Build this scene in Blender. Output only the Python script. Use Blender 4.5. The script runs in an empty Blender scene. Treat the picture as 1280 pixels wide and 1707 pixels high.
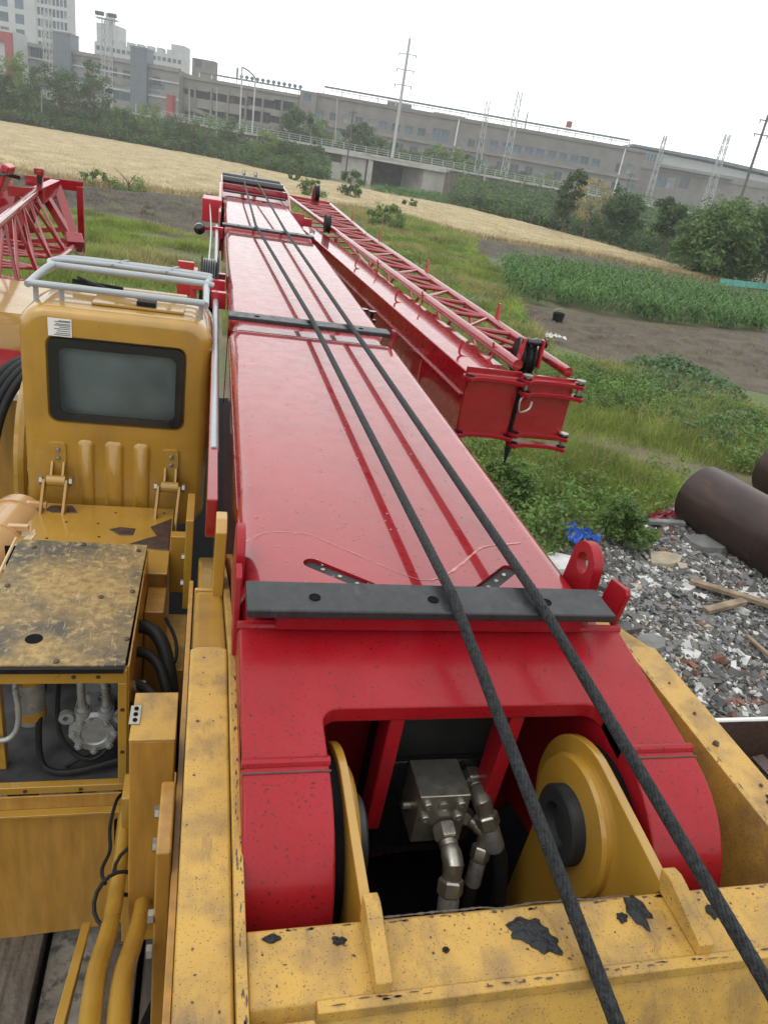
import bpy, bmesh, math, random
import numpy as np
from mathutils import Matrix, Vector
R_ = math.radians
random.seed(7); rng = np.random.default_rng(7)
sc = bpy.context.scene
C = sc.collection

# ---------------------------------------------------------------- camera
CAM_H = 3.8
CX = (0.96690959, -0.20118138, 0.15688182)
CY = (-0.05018138, 0.45294313, 0.89012603)
CZ = (-0.25013533, -0.86854394, 0.42785950)
cam = bpy.data.cameras.new('camera'); camo = bpy.data.objects.new('camera', cam); C.objects.link(camo)
camo.matrix_world = Matrix(((CX[0], CY[0], CZ[0], 0), (CX[1], CY[1], CZ[1], 0), (CX[2], CY[2], CZ[2], CAM_H), (0, 0, 0, 1)))
cam.sensor_fit = 'VERTICAL'; cam.sensor_height = 36; cam.sensor_width = 36; cam.lens = 25.3076
cam.clip_start = 0.02; cam.clip_end = 4000
sc.camera = camo
# ---------------------------------------------------------------- world, sun, exposure
SUN_EL, SUN_AZ = 60, -118          # azimuth from +Y towards +X
wd = bpy.data.worlds.new('World'); sc.world = wd; wd.use_nodes = True
nt = wd.node_tree; nt.nodes.clear()
sky = nt.nodes.new('ShaderNodeTexSky'); sky.sky_type = 'NISHITA'; sky.sun_disc = False
sky.sun_elevation = R_(SUN_EL); sky.sun_rotation = R_(SUN_AZ); sky.air_density = 1.0; sky.dust_density = 6.0; sky.ozone_density = 1.0
hs = nt.nodes.new('ShaderNodeHueSaturation'); hs.inputs['Saturation'].default_value = 0.22
mx = nt.nodes.new('ShaderNodeMix'); mx.data_type = 'RGBA'; mx.inputs[0].default_value = 0.88
mx.inputs[7].default_value = (16.4, 16.7, 16.6, 1)      # cloud deck, in the sky node's own units
bgn = nt.nodes.new('ShaderNodeBackground'); bgn.inputs['Strength'].default_value = 0.10
wo = nt.nodes.new('ShaderNodeOutputWorld')
nt.links.new(sky.outputs[0], hs.inputs['Color']); nt.links.new(hs.outputs[0], mx.inputs[6])
nt.links.new(mx.outputs[2], bgn.inputs[0]); nt.links.new(bgn.outputs[0], wo.inputs[0])
sl = bpy.data.lights.new('sun', 'SUN'); sl.energy = 0.6; sl.angle = R_(40); sl.color = (1, 0.96, 0.9)
so = bpy.data.objects.new('sun', sl); C.objects.link(so)
sd = Vector((math.sin(R_(SUN_AZ)) * math.cos(R_(SUN_EL)), math.cos(R_(SUN_AZ)) * math.cos(R_(SUN_EL)), math.sin(R_(SUN_EL))))
so.rotation_euler = sd.to_track_quat('Z', 'Y').to_euler(); so.location = (0, 0, 30)
sc.view_settings.view_transform = 'Standard'; sc.view_settings.look = 'None'
sc.view_settings.exposure = 0.0; sc.view_settings.gamma = 1.0
sc.cycles.use_denoising = True
sc.cycles.max_bounces = 6; sc.cycles.diffuse_bounces = 3; sc.cycles.glossy_bounces = 4; sc.cycles.transparent_max_bounces = 16
sc.cycles.volume_bounces = 1; sc.cycles.sample_clamp_indirect = 6

# ---------------------------------------------------------------- helpers
TH = math.atan2(-0.27674574, 0.96094318)      # heading of the far setting, square to the view
AV = Vector((0.27674574, 0.96094318, 0)); BV = Vector((0.96094318, -0.27674574, 0))
def at(px, py, D):
    """photo pixel + distance ahead -> (B across, D ahead, Z)"""
    r = Vector(CX) * (px - 640) - Vector(CY) * (py - 853.5) - Vector(CZ) * 1200
    k = D / r.dot(AV)
    return Vector((r.dot(BV) * k, D, r.z * k + CAM_H))
def W(B, D, Z=0.0):
    p = BV * B + AV * D
    return Vector((p.x, p.y, Z))
def gpt(px, py, z=0.0):
    r = Vector(CX) * (px - 640) - Vector(CY) * (py - 853.5) - Vector(CZ) * 1200
    k = (z - CAM_H) / r.z
    return Vector((r.x * k, r.y * k, z))

def tag(o, label=None, cat=None, group=None, kind=None):
    if label: o['label'] = label
    if cat: o['category'] = cat
    if group: o['group'] = group
    if kind: o['kind'] = kind
    return o
def empty(name, loc, label=None, cat=None, group=None, rz=0.0, rx=0.0):
    o = bpy.data.objects.new(name, None); C.objects.link(o)
    o.empty_display_size = 0.1; o.location = loc; o.rotation_euler = (rx, 0, rz)
    o['_l'] = tuple(loc) if not (rz or rx) else (0, 0, 0)
    return tag(o, label, cat, group)
def org(o):
    while o.parent: o = o.parent
    return Vector(o.get('_l', (0, 0, 0)))

class MB:
    def __init__(s): s.v = []; s.f = []; s.m = []; s.mi = 0
    def add(s, vs, fs):
        b = len(s.v); s.v += [tuple(v) for v in vs]; s.f += [tuple(b + i for i in f) for f in fs]; s.m += [s.mi] * len(fs); return s
    def box(s, x0, x1, y0, y1, z0, z1):
        return s.add([(x0, y0, z0), (x1, y0, z0), (x1, y1, z0), (x0, y1, z0), (x0, y0, z1), (x1, y0, z1), (x1, y1, z1), (x0, y1, z1)],
                     [(0, 3, 2, 1), (4, 5, 6, 7), (0, 1, 5, 4), (1, 2, 6, 5), (2, 3, 7, 6), (3, 0, 4, 7)])
    def obox(s, c, sx, sy, sz, M=None):
        c = Vector(c); M = M or Matrix.Identity(3)
        vs = [c + M @ Vector((a * sx / 2, b * sy / 2, d * sz / 2)) for d in (-1, 1) for (a, b) in ((-1, -1), (1, -1), (1, 1), (-1, 1))]
        return s.add(vs, [(0, 3, 2, 1), (4, 5, 6, 7), (0, 1, 5, 4), (1, 2, 6, 5), (2, 3, 7, 6), (3, 0, 4, 7)])
    def bar(s, p, q, w, h):
        p = Vector(p); q = Vector(q); d = (q - p); L = d.length; d.normalize()
        u = Vector((0, 0, 1)) if abs(d.z) < 0.95 else Vector((1, 0, 0))
        x = d.cross(u).normalized(); u = x.cross(d)
        return s.obox((p + q) / 2, w, L, h, Matrix((x, d, u)).transposed())
    def prism(s, prof, a0, a1, axis='x'):
        n = len(prof)
        def pt(a, p):
            return (a, p[0], p[1]) if axis == 'x' else ((p[0], a, p[1]) if axis == 'y' else (p[0], p[1], a))
        vs = [pt(a0, p) for p in prof] + [pt(a1, p) for p in prof]
        fs = [tuple(range(n)), tuple(range(2 * n - 1, n - 1, -1))] + [(i + n, (i + 1) % n + n, (i + 1) % n, i) for i in range(n)]
        return s.add(vs, fs)
    def tube(s, pts, r, n=12, cap=True, sm=True):
        pts = [Vector(p) for p in pts]
        if 3 <= len(pts) <= 12 and not hasattr(r, '__len__') and sm:      # round the bends
            o = []; K = len(pts)
            for i in range(K - 1):
                a, b = pts[i], pts[i + 1]; c0 = pts[max(i - 1, 0)]; c1 = pts[min(i + 2, K - 1)]
                for q in range(5):
                    t = q / 5; o.append(.5 * (2 * a + (b - c0) * t + (2 * c0 - 5 * a + 4 * b - c1) * t * t + (3 * a - c0 - 3 * b + c1) * t ** 3))
            pts = o + [pts[-1]]
        k = len(pts); rr = r if hasattr(r, '__len__') else [r] * k
        prev = None; vs = []
        for i in range(k):
            t = (pts[min(i + 1, k - 1)] - pts[max(i - 1, 0)]).normalized()
            if prev is None:
                a = Vector((0, 0, 1)) if abs(t.z) < 0.9 else Vector((1, 0, 0))
                prev = t.cross(a).normalized()
            prev = (prev - t * prev.dot(t)).normalized(); b = t.cross(prev)
            for j in range(n):
                an = 2 * math.pi * j / n
                vs.append(pts[i] + (prev * math.cos(an) + b * math.sin(an)) * rr[i])
        fs = [(i * n + j, i * n + (j + 1) % n, (i + 1) * n + (j + 1) % n, (i + 1) * n + j) for i in range(k - 1) for j in range(n)]
        if cap: fs += [tuple(range(n - 1, -1, -1)), tuple((k - 1) * n + j for j in range(n))]
        return s.add(vs, fs)
    def cyl(s, p, q, r, n=16): return s.tube([p, q], r, n)
    def lathe(s, c, axis, prof, n=24):
        """prof: (distance along axis, radius)"""
        c = Vector(c); t = Vector(axis).normalized()
        return s.tube_r([c + t * p[0] for p in prof], [p[1] for p in prof], t, n)
    def tube_r(s, pts, rr, t, n):
        a = Vector((0, 0, 1)) if abs(t.z) < 0.9 else Vector((1, 0, 0))
        x = t.cross(a).normalized(); b = t.cross(x); vs = []
        for p, r in zip(pts, rr):
            vs += [p + (x * math.cos(2 * math.pi * j / n) + b * math.sin(2 * math.pi * j / n)) * r for j in range(n)]
        k = len(pts)
        fs = [(i * n + j, i * n + (j + 1) % n, (i + 1) * n + (j + 1) % n, (i + 1) * n + j) for i in range(k - 1) for j in range(n)]
        fs += [tuple(range(n - 1, -1, -1)), tuple((k - 1) * n + j for j in range(n))]
        return s.add(vs, fs)
    def loft(s, rings, cap0=True, cap1=True):
        n = len(rings[0]); k = len(rings); vs = [p for r in rings for p in r]
        fs = [(i * n + j, i * n + (j + 1) % n, (i + 1) * n + (j + 1) % n, (i + 1) * n + j) for i in range(k - 1) for j in range(n)]
        if cap0: fs.append(tuple(range(n - 1, -1, -1)))
        if cap1: fs.append(tuple((k - 1) * n + j for j in range(n)))
        return s.add(vs, fs)
    def holed(s, outer, hc, hr, t0, t1, axis='x', n=32):
        """plate with a round hole; outer: polygon (a,b) star-shaped about hc; extruded t0..t1"""
        def ray(an):
            d = (math.cos(an), math.sin(an)); best = None
            for i in range(len(outer)):
                a = outer[i]; b = outer[(i + 1) % len(outer)]
                ex, ey = b[0] - a[0], b[1] - a[1]; den = d[0] * ey - d[1] * ex
                if abs(den) < 1e-9: continue
                t = ((a[0] - hc[0]) * ey - (a[1] - hc[1]) * ex) / den
                u = ((a[0] - hc[0]) * d[1] - (a[1] - hc[1]) * d[0]) / den
                if t > 0 and -1e-6 <= u <= 1 + 1e-6 and (best is None or t < best): best = t
            return (hc[0] + d[0] * best, hc[1] + d[1] * best)
        def pt(a, p): return (a, p[0], p[1]) if axis == 'x' else ((p[0], a, p[1]) if axis == 'y' else (p[0], p[1], a))
        ans = [2 * math.pi * i / n for i in range(n)]
        O = [ray(a) for a in ans]; I = [(hc[0] + hr * math.cos(a), hc[1] + hr * math.sin(a)) for a in ans]
        vs = [pt(t0, p) for p in O] + [pt(t0, p) for p in I] + [pt(t1, p) for p in O] + [pt(t1, p) for p in I]
        fs = []
        for i in range(n):
            j = (i + 1) % n
            fs += [(i, j, n + j, n + i), (2 * n + j, 2 * n + i, 3 * n + i, 3 * n + j), (j, i, 2 * n + i, 2 * n + j), (n + i, n + j, 3 * n + j, 3 * n + i)]
        return s.add(vs, fs)
    def build(s, name, mat, parent=None, bevel=0.0, seg=2, smooth=40, label=None, cat=None, group=None, kind=None, wn=False):
        o = org(parent) if parent else Vector((0, 0, 0))
        me = bpy.data.meshes.new(name)
        me.from_pydata([(v[0] - o.x, v[1] - o.y, v[2] - o.z) for v in s.v], [], s.f)
        mats = mat if isinstance(mat, (list, tuple)) else [mat]
        for m in mats: me.materials.append(m)
        if len(mats) > 1: me.polygons.foreach_set('material_index', s.m)
        bm = bmesh.new(); bm.from_mesh(me); bmesh.ops.recalc_face_normals(bm, faces=bm.faces); bm.to_mesh(me); bm.free()
        ob = bpy.data.objects.new(name, me); C.objects.link(ob)
        if smooth:
            me.polygons.foreach_set('use_smooth', [True] * len(me.polygons)); me.set_sharp_from_angle(angle=R_(smooth))
        if bevel:
            b = ob.modifiers.new('bevel', 'BEVEL'); b.width = bevel; b.segments = seg; b.limit_method = 'ANGLE'; b.angle_limit = R_(35); b.harden_normals = True
        if wn: m_ = ob.modifiers.new('wn', 'WEIGHTED_NORMAL'); m_.keep_sharp = True
        if parent: ob.parent = parent
        return tag(ob, label, cat, group, kind)
def rrect(a0, a1, b0, b1, r, n=6):
    """rounded rectangle outline, counter-clockwise"""
    out = []
    for (ca, cb, s) in ((a1 - r, b1 - r, 0), (a0 + r, b1 - r, 1), (a0 + r, b0 + r, 2), (a1 - r, b0 + r, 3)):
        for i in range(n + 1):
            an = math.pi / 2 * (s + i / n); out.append((ca + r * math.cos(an), cb + r * math.sin(an)))
    return out
def mesh_np(name, verts, faces_n, mat, kind=None, label=None, cat=None, matidx=None, parent=None, smooth=False):
    """verts (N,k,3): N separate faces of k corners"""
    N, k, _ = verts.shape
    me = bpy.data.meshes.new(name)
    me.vertices.add(N * k); me.vertices.foreach_set('co', verts.reshape(-1).astype(np.float32))
    me.loops.add(N * k); me.loops.foreach_set('vertex_index', np.arange(N * k, dtype=np.int32))
    me.polygons.add(N); me.polygons.foreach_set('loop_start', np.arange(0, N * k, k, dtype=np.int32))
    mats = mat if isinstance(mat, (list, tuple)) else [mat]
    for m in mats: me.materials.append(m)
    if matidx is not None: me.polygons.foreach_set('material_index', matidx.astype(np.int32))
    me.update(calc_edges=True)
    ob = bpy.data.objects.new(name, me); C.objects.link(ob)
    if parent: ob.parent = parent
    return tag(ob, label, cat, None, kind)
def copy_tree(o, loc, rz=None, label=None, scale=None):
    c = o.copy(); C.objects.link(c); c.location = loc
    if rz is not None: c.rotation_euler = (0, 0, rz)
    if scale is not None: c.scale = (scale,) * 3 if not hasattr(scale, '__len__') else scale
    if label: c['label'] = label
    for ch in o.children:
        d = ch.copy(); C.objects.link(d); d.parent = c
        for g in ch.children:
            e = g.copy(); C.objects.link(e); e.parent = d
    return c

# ---------------------------------------------------------------- materials
def nodes(m):
    m.use_nodes = True; t = m.node_tree; return t, t.nodes['Principled BSDF'], t.nodes, t.links
def mat(name, col, rough=0.6, metal=0.0, var=0.0, vscale=3.0, coat=0.0, crough=0.05, bump=0.0, bscale=40.0, spec=None,
        dirt=None, dscale=90.0, dlo=0.62, dhi=0.70, big=None, bgscale=4.0, blo=0.5, bhi=0.75, top=None, rvar=0.0, coord='Object', stretch=None, cior=1.5, dots=None, smear=None, film=None):
    m = bpy.data.materials.new(name); t, p, N, L = nodes(m)
    p.inputs['Roughness'].default_value = rough; p.inputs['Metallic'].default_value = metal
    if spec is not None: p.inputs['Specular IOR Level'].default_value = spec
    if coat: p.inputs['Coat Weight'].default_value = coat; p.inputs['Coat Roughness'].default_value = crough; p.inputs['Coat IOR'].default_value = cior
    tc = N.new('ShaderNodeTexCoord'); co = tc.outputs[coord]
    if stretch:
        mp = N.new('ShaderNodeMapping'); mp.inputs['Scale'].default_value = stretch; L.new(co, mp.inputs[0]); cs = mp.outputs[0]
    else: cs = co
    def noise(sc_, det=4.0, src=None, ro=0.55):
        n = N.new('ShaderNodeTexNoise'); n.inputs['Scale'].default_value = sc_; n.inputs['Detail'].default_value = det; n.inputs['Roughness'].default_value = ro
        L.new(src or co, n.inputs['Vector']); return n.outputs['Fac']
    def ramp(f, lo, hi):
        n = N.new('ShaderNodeMapRange'); n.inputs[1].default_value = lo; n.inputs[2].default_value = hi; L.new(f, n.inputs[0]); n.clamp = True; return n.outputs[0]
    def mixc(f, a, b):
        n = N.new('ShaderNodeMix'); n.data_type = 'RGBA'; L.new(f, n.inputs[0])
        for v, i in ((a, 6), (b, 7)):
            if hasattr(v, 'links'): L.new(v, n.inputs[i])
            else: n.inputs[i].default_value = (*v, 1)
        return n.outputs[2]
    base = tuple(col)
    if var:
        a = tuple(max(0, c * (1 - var)) for c in col); b = tuple(min(1, c * (1 + var)) for c in col)
        base = mixc(ramp(noise(vscale, 6, cs), 0.3, 0.7), a, b)
    if big:
        base = mixc(ramp(noise(bgscale, 5, cs), blo, bhi), base, big)
    if dirt:
        base = mixc(ramp(noise(dscale, 5, None, 0.65), dlo, dhi), base, dirt)
    if smear:     # streaky rubbed-in grime: (colour, scale vector, lo, hi)
        mp2 = N.new('ShaderNodeMapping'); mp2.inputs['Scale'].default_value = smear[1]; mp2.inputs['Rotation'].default_value = (0, 0, .5); L.new(co, mp2.inputs[0])
        base = mixc(ramp(noise(1.0, 7, mp2.outputs[0], .7), smear[2], smear[3]), base, smear[0])
    if dots:      # round specks: (cells per metre, size, colour)
        vo = N.new('ShaderNodeTexVoronoi'); vo.inputs['Scale'].default_value = dots[0]; L.new(co, vo.inputs['Vector'])
        sx = N.new('ShaderNodeSeparateColor'); L.new(vo.outputs['Color'], sx.inputs[0])
        pw = N.new('ShaderNodeMath'); pw.operation = 'POWER'; L.new(sx.outputs[0], pw.inputs[0]); pw.inputs[1].default_value = 2.5
        ml_ = N.new('ShaderNodeMath'); ml_.operation = 'MULTIPLY'; L.new(pw.outputs[0], ml_.inputs[0]); ml_.inputs[1].default_value = dots[1]
        lt = N.new('ShaderNodeMath'); lt.operation = 'SUBTRACT'; L.new(ml_.outputs[0], lt.inputs[0]); L.new(vo.outputs['Distance'], lt.inputs[1])
        base = mixc(ramp(lt.outputs[0], 0.0, 0.06), base, dots[2])
    if top:       # settled dust on faces that look up: (colour, amount, scale)
        g = N.new('ShaderNodeNewGeometry'); sp = N.new('ShaderNodeSeparateXYZ'); L.new(g.outputs['Normal'], sp.inputs[0])
        up = ramp(sp.outputs[2], 0.5, 0.95)
        mu = N.new('ShaderNodeMath'); mu.operation = 'MULTIPLY'; L.new(up, mu.inputs[0]); L.new(ramp(noise(top[2], 6), 0.35, 0.72), mu.inputs[1])
        m2 = N.new('ShaderNodeMath'); m2.operation = 'MULTIPLY'; L.new(mu.outputs[0], m2.inputs[0]); m2.inputs[1].default_value = top[1]
        base = mixc(m2.outputs[0], base, top[0])
    if hasattr(base, 'links'): L.new(base, p.inputs['Base Color'])
    else: p.inputs['Base Color'].default_value = (*base, 1)
    if film:      # patchy water film: coat weight and gloss vary
        fn_ = noise(film[0], 4); a_ = N.new('ShaderNodeMapRange'); a_.inputs[1].default_value = .35; a_.inputs[2].default_value = .65; a_.inputs[3].default_value = film[1]; a_.inputs[4].default_value = film[2]
        L.new(fn_, a_.inputs[0]); L.new(a_.outputs[0], p.inputs['Coat Roughness'])
    if rvar:
        r = N.new('ShaderNodeMapRange'); r.inputs[3].default_value = max(0.02, rough - rvar); r.inputs[4].default_value = min(1, rough + rvar)
        r.inputs[1].default_value = 0.3; r.inputs[2].default_value = 0.7
        L.new(noise(vscale * 3, 5), r.inputs[0]); L.new(r.outputs[0], p.inputs['Roughness'])
    if bump:
        b = N.new('ShaderNodeBump'); b.inputs['Strength'].default_value = bump; b.inputs['Distance'].default_value = 0.02
        L.new(noise(bscale, 6), b.inputs['Height']); L.new(b.outputs[0], p.inputs['Normal'])
    return m
def paint(name, col, wet=0.6, dark=None, speck=0.66, dscale=160, **k):
    """machine paint: enamel under a wet clear film, fine specks of grime"""
    return mat(name, col, rough=k.pop('rough', 0.38), var=k.pop('var', 0.12), vscale=k.pop('vscale', 5), coat=wet, crough=k.pop('crough', 0.06),
               dirt=dark or tuple(c * 0.12 + 0.006 for c in col), dscale=dscale, dlo=speck, dhi=speck + 0.05, rvar=0.12, **k)
RED = (0.265, 0.0045, 0.010); YEL = (0.375, 0.208, 0.026)
M = {}
M['red'] = paint('red_enamel', RED, wet=1.0, speck=0.67, rough=0.30, crough=0.035, spec=.15, cior=1.62, dots=(60, .13, (.03, .01, .01)), film=(1.7, .012, .07), smear=((.20, .012, .02), (2.5, 26, 2), .60, .88))
M['red_foot'] = paint('red_enamel_worn', RED, wet=0.22, spec=.25, speck=0.605, rough=0.42, dscale=150, crough=0.18, big=(0.27, 0.012, 0.022), bgscale=5, blo=.52, bhi=.75, dots=(150, .24, (.04, .008, .01)), smear=((.16, .012, .016), (5, 22, 5), .58, .85))
M['red_shade'] = paint('red_enamel_shade', (0.40, 0.012, 0.024), wet=0.6, speck=0.72, crough=0.10)  # shaded copy of the red enamel, for lower members and brackets
M['yel'] = paint('yellow_enamel', YEL, wet=0.85, speck=0.70, crough=0.07, dots=(40, .13, (.05, .03, .015)), smear=((.25, .12, .03), (3, 3, 1.2), .55, .85))
M['yel_dirty'] = paint('yellow_enamel_dirty', (0.44, 0.258, 0.048), wet=0.18, speck=0.60, dscale=300, dots=(240, .26, (.06, .04, .018)), smear=((.16, .10, .045), (26, 9, 9), .56, .76), rough=0.6,
                       dark=(0.07, 0.045, 0.02), big=(0.19, 0.115, 0.045), bgscale=14, blo=0.45, bhi=0.76)
M['yel_grimy'] = mat('yellow_lid_grimy', (0.30, 0.20, 0.07), rough=0.65, var=0.4, vscale=38, big=(0.075, 0.066, 0.05), bgscale=4.2, blo=0.42, bhi=0.64,
                     dirt=(0.42, 0.31, 0.13), dscale=34, dlo=0.52, dhi=0.70, bump=0.25, bscale=90, coat=.15, crough=.3, smear=((.46, .35, .16), (60, 8, 8), .58, .72))
M['yel_streak'] = mat('yellow_enamel_streaked', (0.375, 0.195, 0.036), rough=0.42, var=0.22, vscale=9, stretch=(3, 3, 0.45), coat=0.3, crough=0.12,
                      dirt=(0.10, 0.05, 0.015), dscale=120, dlo=0.72, dhi=0.78)
M['tan'] = mat('tan_enamel', (0.50, 0.30, 0.13), rough=0.3, var=0.12, coat=0.6, crough=0.08)
M['rust'] = mat('rust_brown', (0.055, 0.03, 0.022), rough=0.5, var=0.5, vscale=30, bump=0.2, bscale=50, coat=0.3, crough=0.2)
M['black'] = mat('black_rubber', (0.010, 0.010, 0.011), rough=0.5, spec=.25, var=0.3, vscale=20)
M['blackgloss'] = mat('black_gloss', (0.010, 0.011, 0.013), rough=0.12, coat=0.5, rvar=0.06)
M['grease'] = mat('black_grease', (0.010, 0.011, 0.013), rough=0.35, spec=.35, bump=0.5, bscale=90, var=0.4, vscale=60)
M['wear'] = mat('black_wear_strip', (0.020, 0.022, 0.025), rough=0.36, var=0.3, vscale=14, stretch=(5, 2.5, 1), bump=0.02, bscale=120, rvar=0.12, spec=.4, smear=((.06, .065, .07), (60, 14, 5), .60, .74))
M['steel'] = mat('galvanised_steel', (0.36, 0.35, 0.31), rough=0.38, metal=0.85, var=0.18, vscale=20, rvar=0.12, bump=0.03, bscale=120)
M['alu'] = mat('cast_aluminium', (0.33, 0.34, 0.34), rough=0.5, metal=0.6, var=0.2, vscale=25, dirt=(0.05, 0.05, 0.05), dscale=40, dlo=0.6, dhi=0.7, bump=0.15, bscale=90)
M['railgrey'] = mat('grey_tube_paint', (0.30, 0.33, 0.35), rough=0.35, var=0.08, coat=0.5, crough=0.1, dirt=(0.1, 0.1, 0.1), dscale=60, dlo=0.7, dhi=0.74)
M['rope'] = mat('greased_wire_rope', (0.022, 0.024, 0.026), rough=0.5, metal=0.1, var=0.7, vscale=110, bump=0.6, bscale=300, spec=.3)
M['weld'] = mat('scraped_paint', (0.50, 0.24, 0.22), rough=0.6, var=0.2, vscale=60)
M['primer'] = mat('pale_primer', (0.55, 0.42, 0.24), rough=0.6, var=0.15, vscale=30)
M['white'] = mat('white_plate', (0.72, 0.72, 0.70), rough=0.45, var=0.05)
M['print'] = mat('grey_print', (0.12, 0.12, 0.12), rough=0.6)
M['dark'] = mat('dark_steel_gap_shade', (0.006, 0.006, 0.007), rough=0.7, spec=.08, var=0.4, vscale=12)  # dark steel, coloured near black so the gaps read as deep shade
M['duststeel'] = mat('dusty_dark_steel', (0.018, 0.019, 0.02), rough=0.6, spec=.2, var=0.4, vscale=8, top=((0.10, 0.10, 0.10), 0.6, 9))
M['curtain'] = mat('grey_curtain', (0.30, 0.34, 0.34), rough=0.9, var=0.15, vscale=5)
M['hose'] = mat('black_hose', (0.009, 0.010, 0.011), rough=0.55, spec=.25, var=0.3, vscale=40)
def glassmat(name, tint=(0.8, 0.86, 0.86), refl=0.9):
    m = bpy.data.materials.new(name); m.use_nodes = True; t = m.node_tree; N = t.nodes; L = t.links; N.clear()
    o = N.new('ShaderNodeOutputMaterial'); mixs = N.new('ShaderNodeMixShader'); tr = N.new('ShaderNodeBsdfTransparent'); gl = N.new('ShaderNodeBsdfGlossy')
    fr = N.new('ShaderNodeFresnel'); fr.inputs[0].default_value = 1.5; gl.inputs['Roughness'].default_value = 0.04
    tr.inputs[0].default_value = (*tint, 1); L.new(fr.outputs[0], mixs.inputs[0]); L.new(tr.outputs[0], mixs.inputs[1]); L.new(gl.outputs[0], mixs.inputs[2]); L.new(mixs.outputs[0], o.inputs[0])
    return m
M['glass'] = glassmat('cab_glass', (0.85, 0.9, 0.9))

# ================================================================ THE SETTING
M['ground'] = mat('weedy_soil', (0.12, 0.10, 0.06), rough=0.95, var=0.4, vscale=0.8, big=(0.085, 0.115, 0.035), bgscale=0.35, blo=.42, bhi=.62, bump=0.6, bscale=9)
M['soil'] = mat('ploughed_soil', (0.060, 0.047, 0.033), rough=0.95, var=0.5, vscale=1.2, bump=1.0, bscale=5, big=(.10, .11, .05), bgscale=.35, blo=.5, bhi=.75, dirt=(0.12, 0.10, 0.07), dscale=6, dlo=.55, dhi=.7)
M['soil2'] = mat('cultivated_soil', (0.082, 0.063, 0.045), rough=0.95, var=0.3, vscale=2.5, bump=0.8, bscale=8, dirt=(0.07, 0.085, 0.03), dscale=2.2, dlo=.56, dhi=.72)
M['wheat'] = mat('ripe_wheat', (0.36, 0.285, 0.15), rough=0.9, var=0.28, vscale=0.5, stretch=(1, .5, 1), bump=0.7, bscale=7, dirt=(0.24, 0.185, 0.09), dscale=3.5, dlo=.48, dhi=.68)
def foliage(name, col, var=.45, vs=.6, transl=0.35):
    m = mat(name, col, rough=0.55, var=var, vscale=vs, coord='Object', spec=.3)
    t = m.node_tree; p = t.nodes['Principled BSDF']; o = t.nodes['Material Output']
    tr = t.nodes.new('ShaderNodeBsdfTranslucent'); mx_ = t.nodes.new('ShaderNodeMixShader'); mx_.inputs[0].default_value = transl
    src = p.inputs['Base Color'].links[0].from_socket; t.links.new(src, tr.inputs[0])
    t.links.new(p.outputs[0], mx_.inputs[1]); t.links.new(tr.outputs[0], mx_.inputs[2]); t.links.new(mx_.outputs[0], o.inputs[0]); return m
M['grass'] = foliage('meadow_grass', (0.225, 0.29, 0.06), .55, .7)
M['drygrass'] = foliage('dry_grass', (0.36, 0.30, 0.14), .35, .8)
M['corn'] = foliage('maize_leaf', (0.095, 0.185, 0.050), .35, .9)
M['leaf'] = foliage('tree_leaf', (0.105, 0.170, 0.048), .45, .55)
M['leaf2'] = foliage('pale_tree_leaf', (0.145, 0.215, 0.065), .4, .6)
M['leafdark'] = foliage('dark_tree_leaf', (0.070, 0.115, 0.042), .45, .5)
M['weed'] = foliage('weed_leaf', (0.13, 0.215, 0.055), .5, 1.6)
M['vine'] = foliage('squash_leaf', (0.10, 0.17, 0.07), .35, 2)
M['bark'] = mat('bark', (0.10, 0.08, 0.06), rough=.9, var=.3, vscale=8)
M['concrete'] = mat('aged_concrete', (0.40, 0.385, 0.36), rough=.85, var=.18, vscale=.5, big=(.26, .25, .23), bgscale=.3, blo=.5, bhi=.75)
M['brickwall'] = mat('brown_block_wall', (0.15, 0.125, 0.105), rough=.9, var=.25, vscale=.8)

# ground: one sheet, gently uneven near the crane
def sheet(name, pts, z, m, kind='structure', label=None):
    mb = MB(); mb.add([(p[0], p[1], z) for p in pts], [tuple(range(len(pts)))]); return mb.build(name, M[m], None, smooth=0, kind=kind)
gs = 560
mb = MB(); mb.add([(-gs, -gs, 0), (gs, -gs, 0), (gs, gs, 0), (-gs, gs, 0)], [(0, 1, 2, 3)]); mb.build('ground', M['ground'], None, smooth=0, kind='structure')
def gpoly(px): return [gpt(*p) for p in px]
# wheat field: crop canopy standing 0.55 m, with a rough top and cut edges
far = [(-160, 175), (0, 203), (120, 222), (210, 238), (330, 259), (450, 286), (560, 305), (640, 325), (760, 345), (900, 381), (1050, 424), (1150, 455), (1205, 470)]
near = [(-160, 250), (0, 283), (130, 309), (250, 320), (330, 329), (450, 338), (560, 345), (640, 356), (800, 398), (900, 414), (1000, 430), (1100, 453), (1205, 473)]
def interp(pl, x):
    for a, b in zip(pl, pl[1:]):
        if a[0] <= x <= b[0]: return a[1] + (b[1] - a[1]) * (x - a[0]) / (b[0] - a[0])
    return pl[-1][1]
cols = list(range(-160, 1206, 7)); nr = 46; vs = []
for x in cols:
    yf, yn = interp(far, x), interp(near, x)
    A_, B_ = gpt(x, yf, 0), gpt(x, yn, 0)
    for j in range(nr + 1):
        t = j / nr; p = B_.lerp(A_, t); e = min(1.0, min(t, 1 - t) * nr / 1.2) * min(1, (1205 - x) / 20)
        h = (.30 + .05 * math.sin(p.x * .9 + p.y * .4) * math.sin(p.y * .7) + random.uniform(-.04, .04)) * e + .004
        vs.append((p.x, p.y, h))
mb = MB(); mb.add(vs, [(i * (nr + 1) + j, (i + 1) * (nr + 1) + j, (i + 1) * (nr + 1) + j + 1, i * (nr + 1) + j + 1) for i in range(len(cols) - 1) for j in range(nr)])
mb.build('wheat_field', M['wheat'], None, smooth=180, kind='structure')
WB = [(vs[i * (nr + 1)], vs[i * (nr + 1) + nr]) for i in range(len(cols))]
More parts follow.
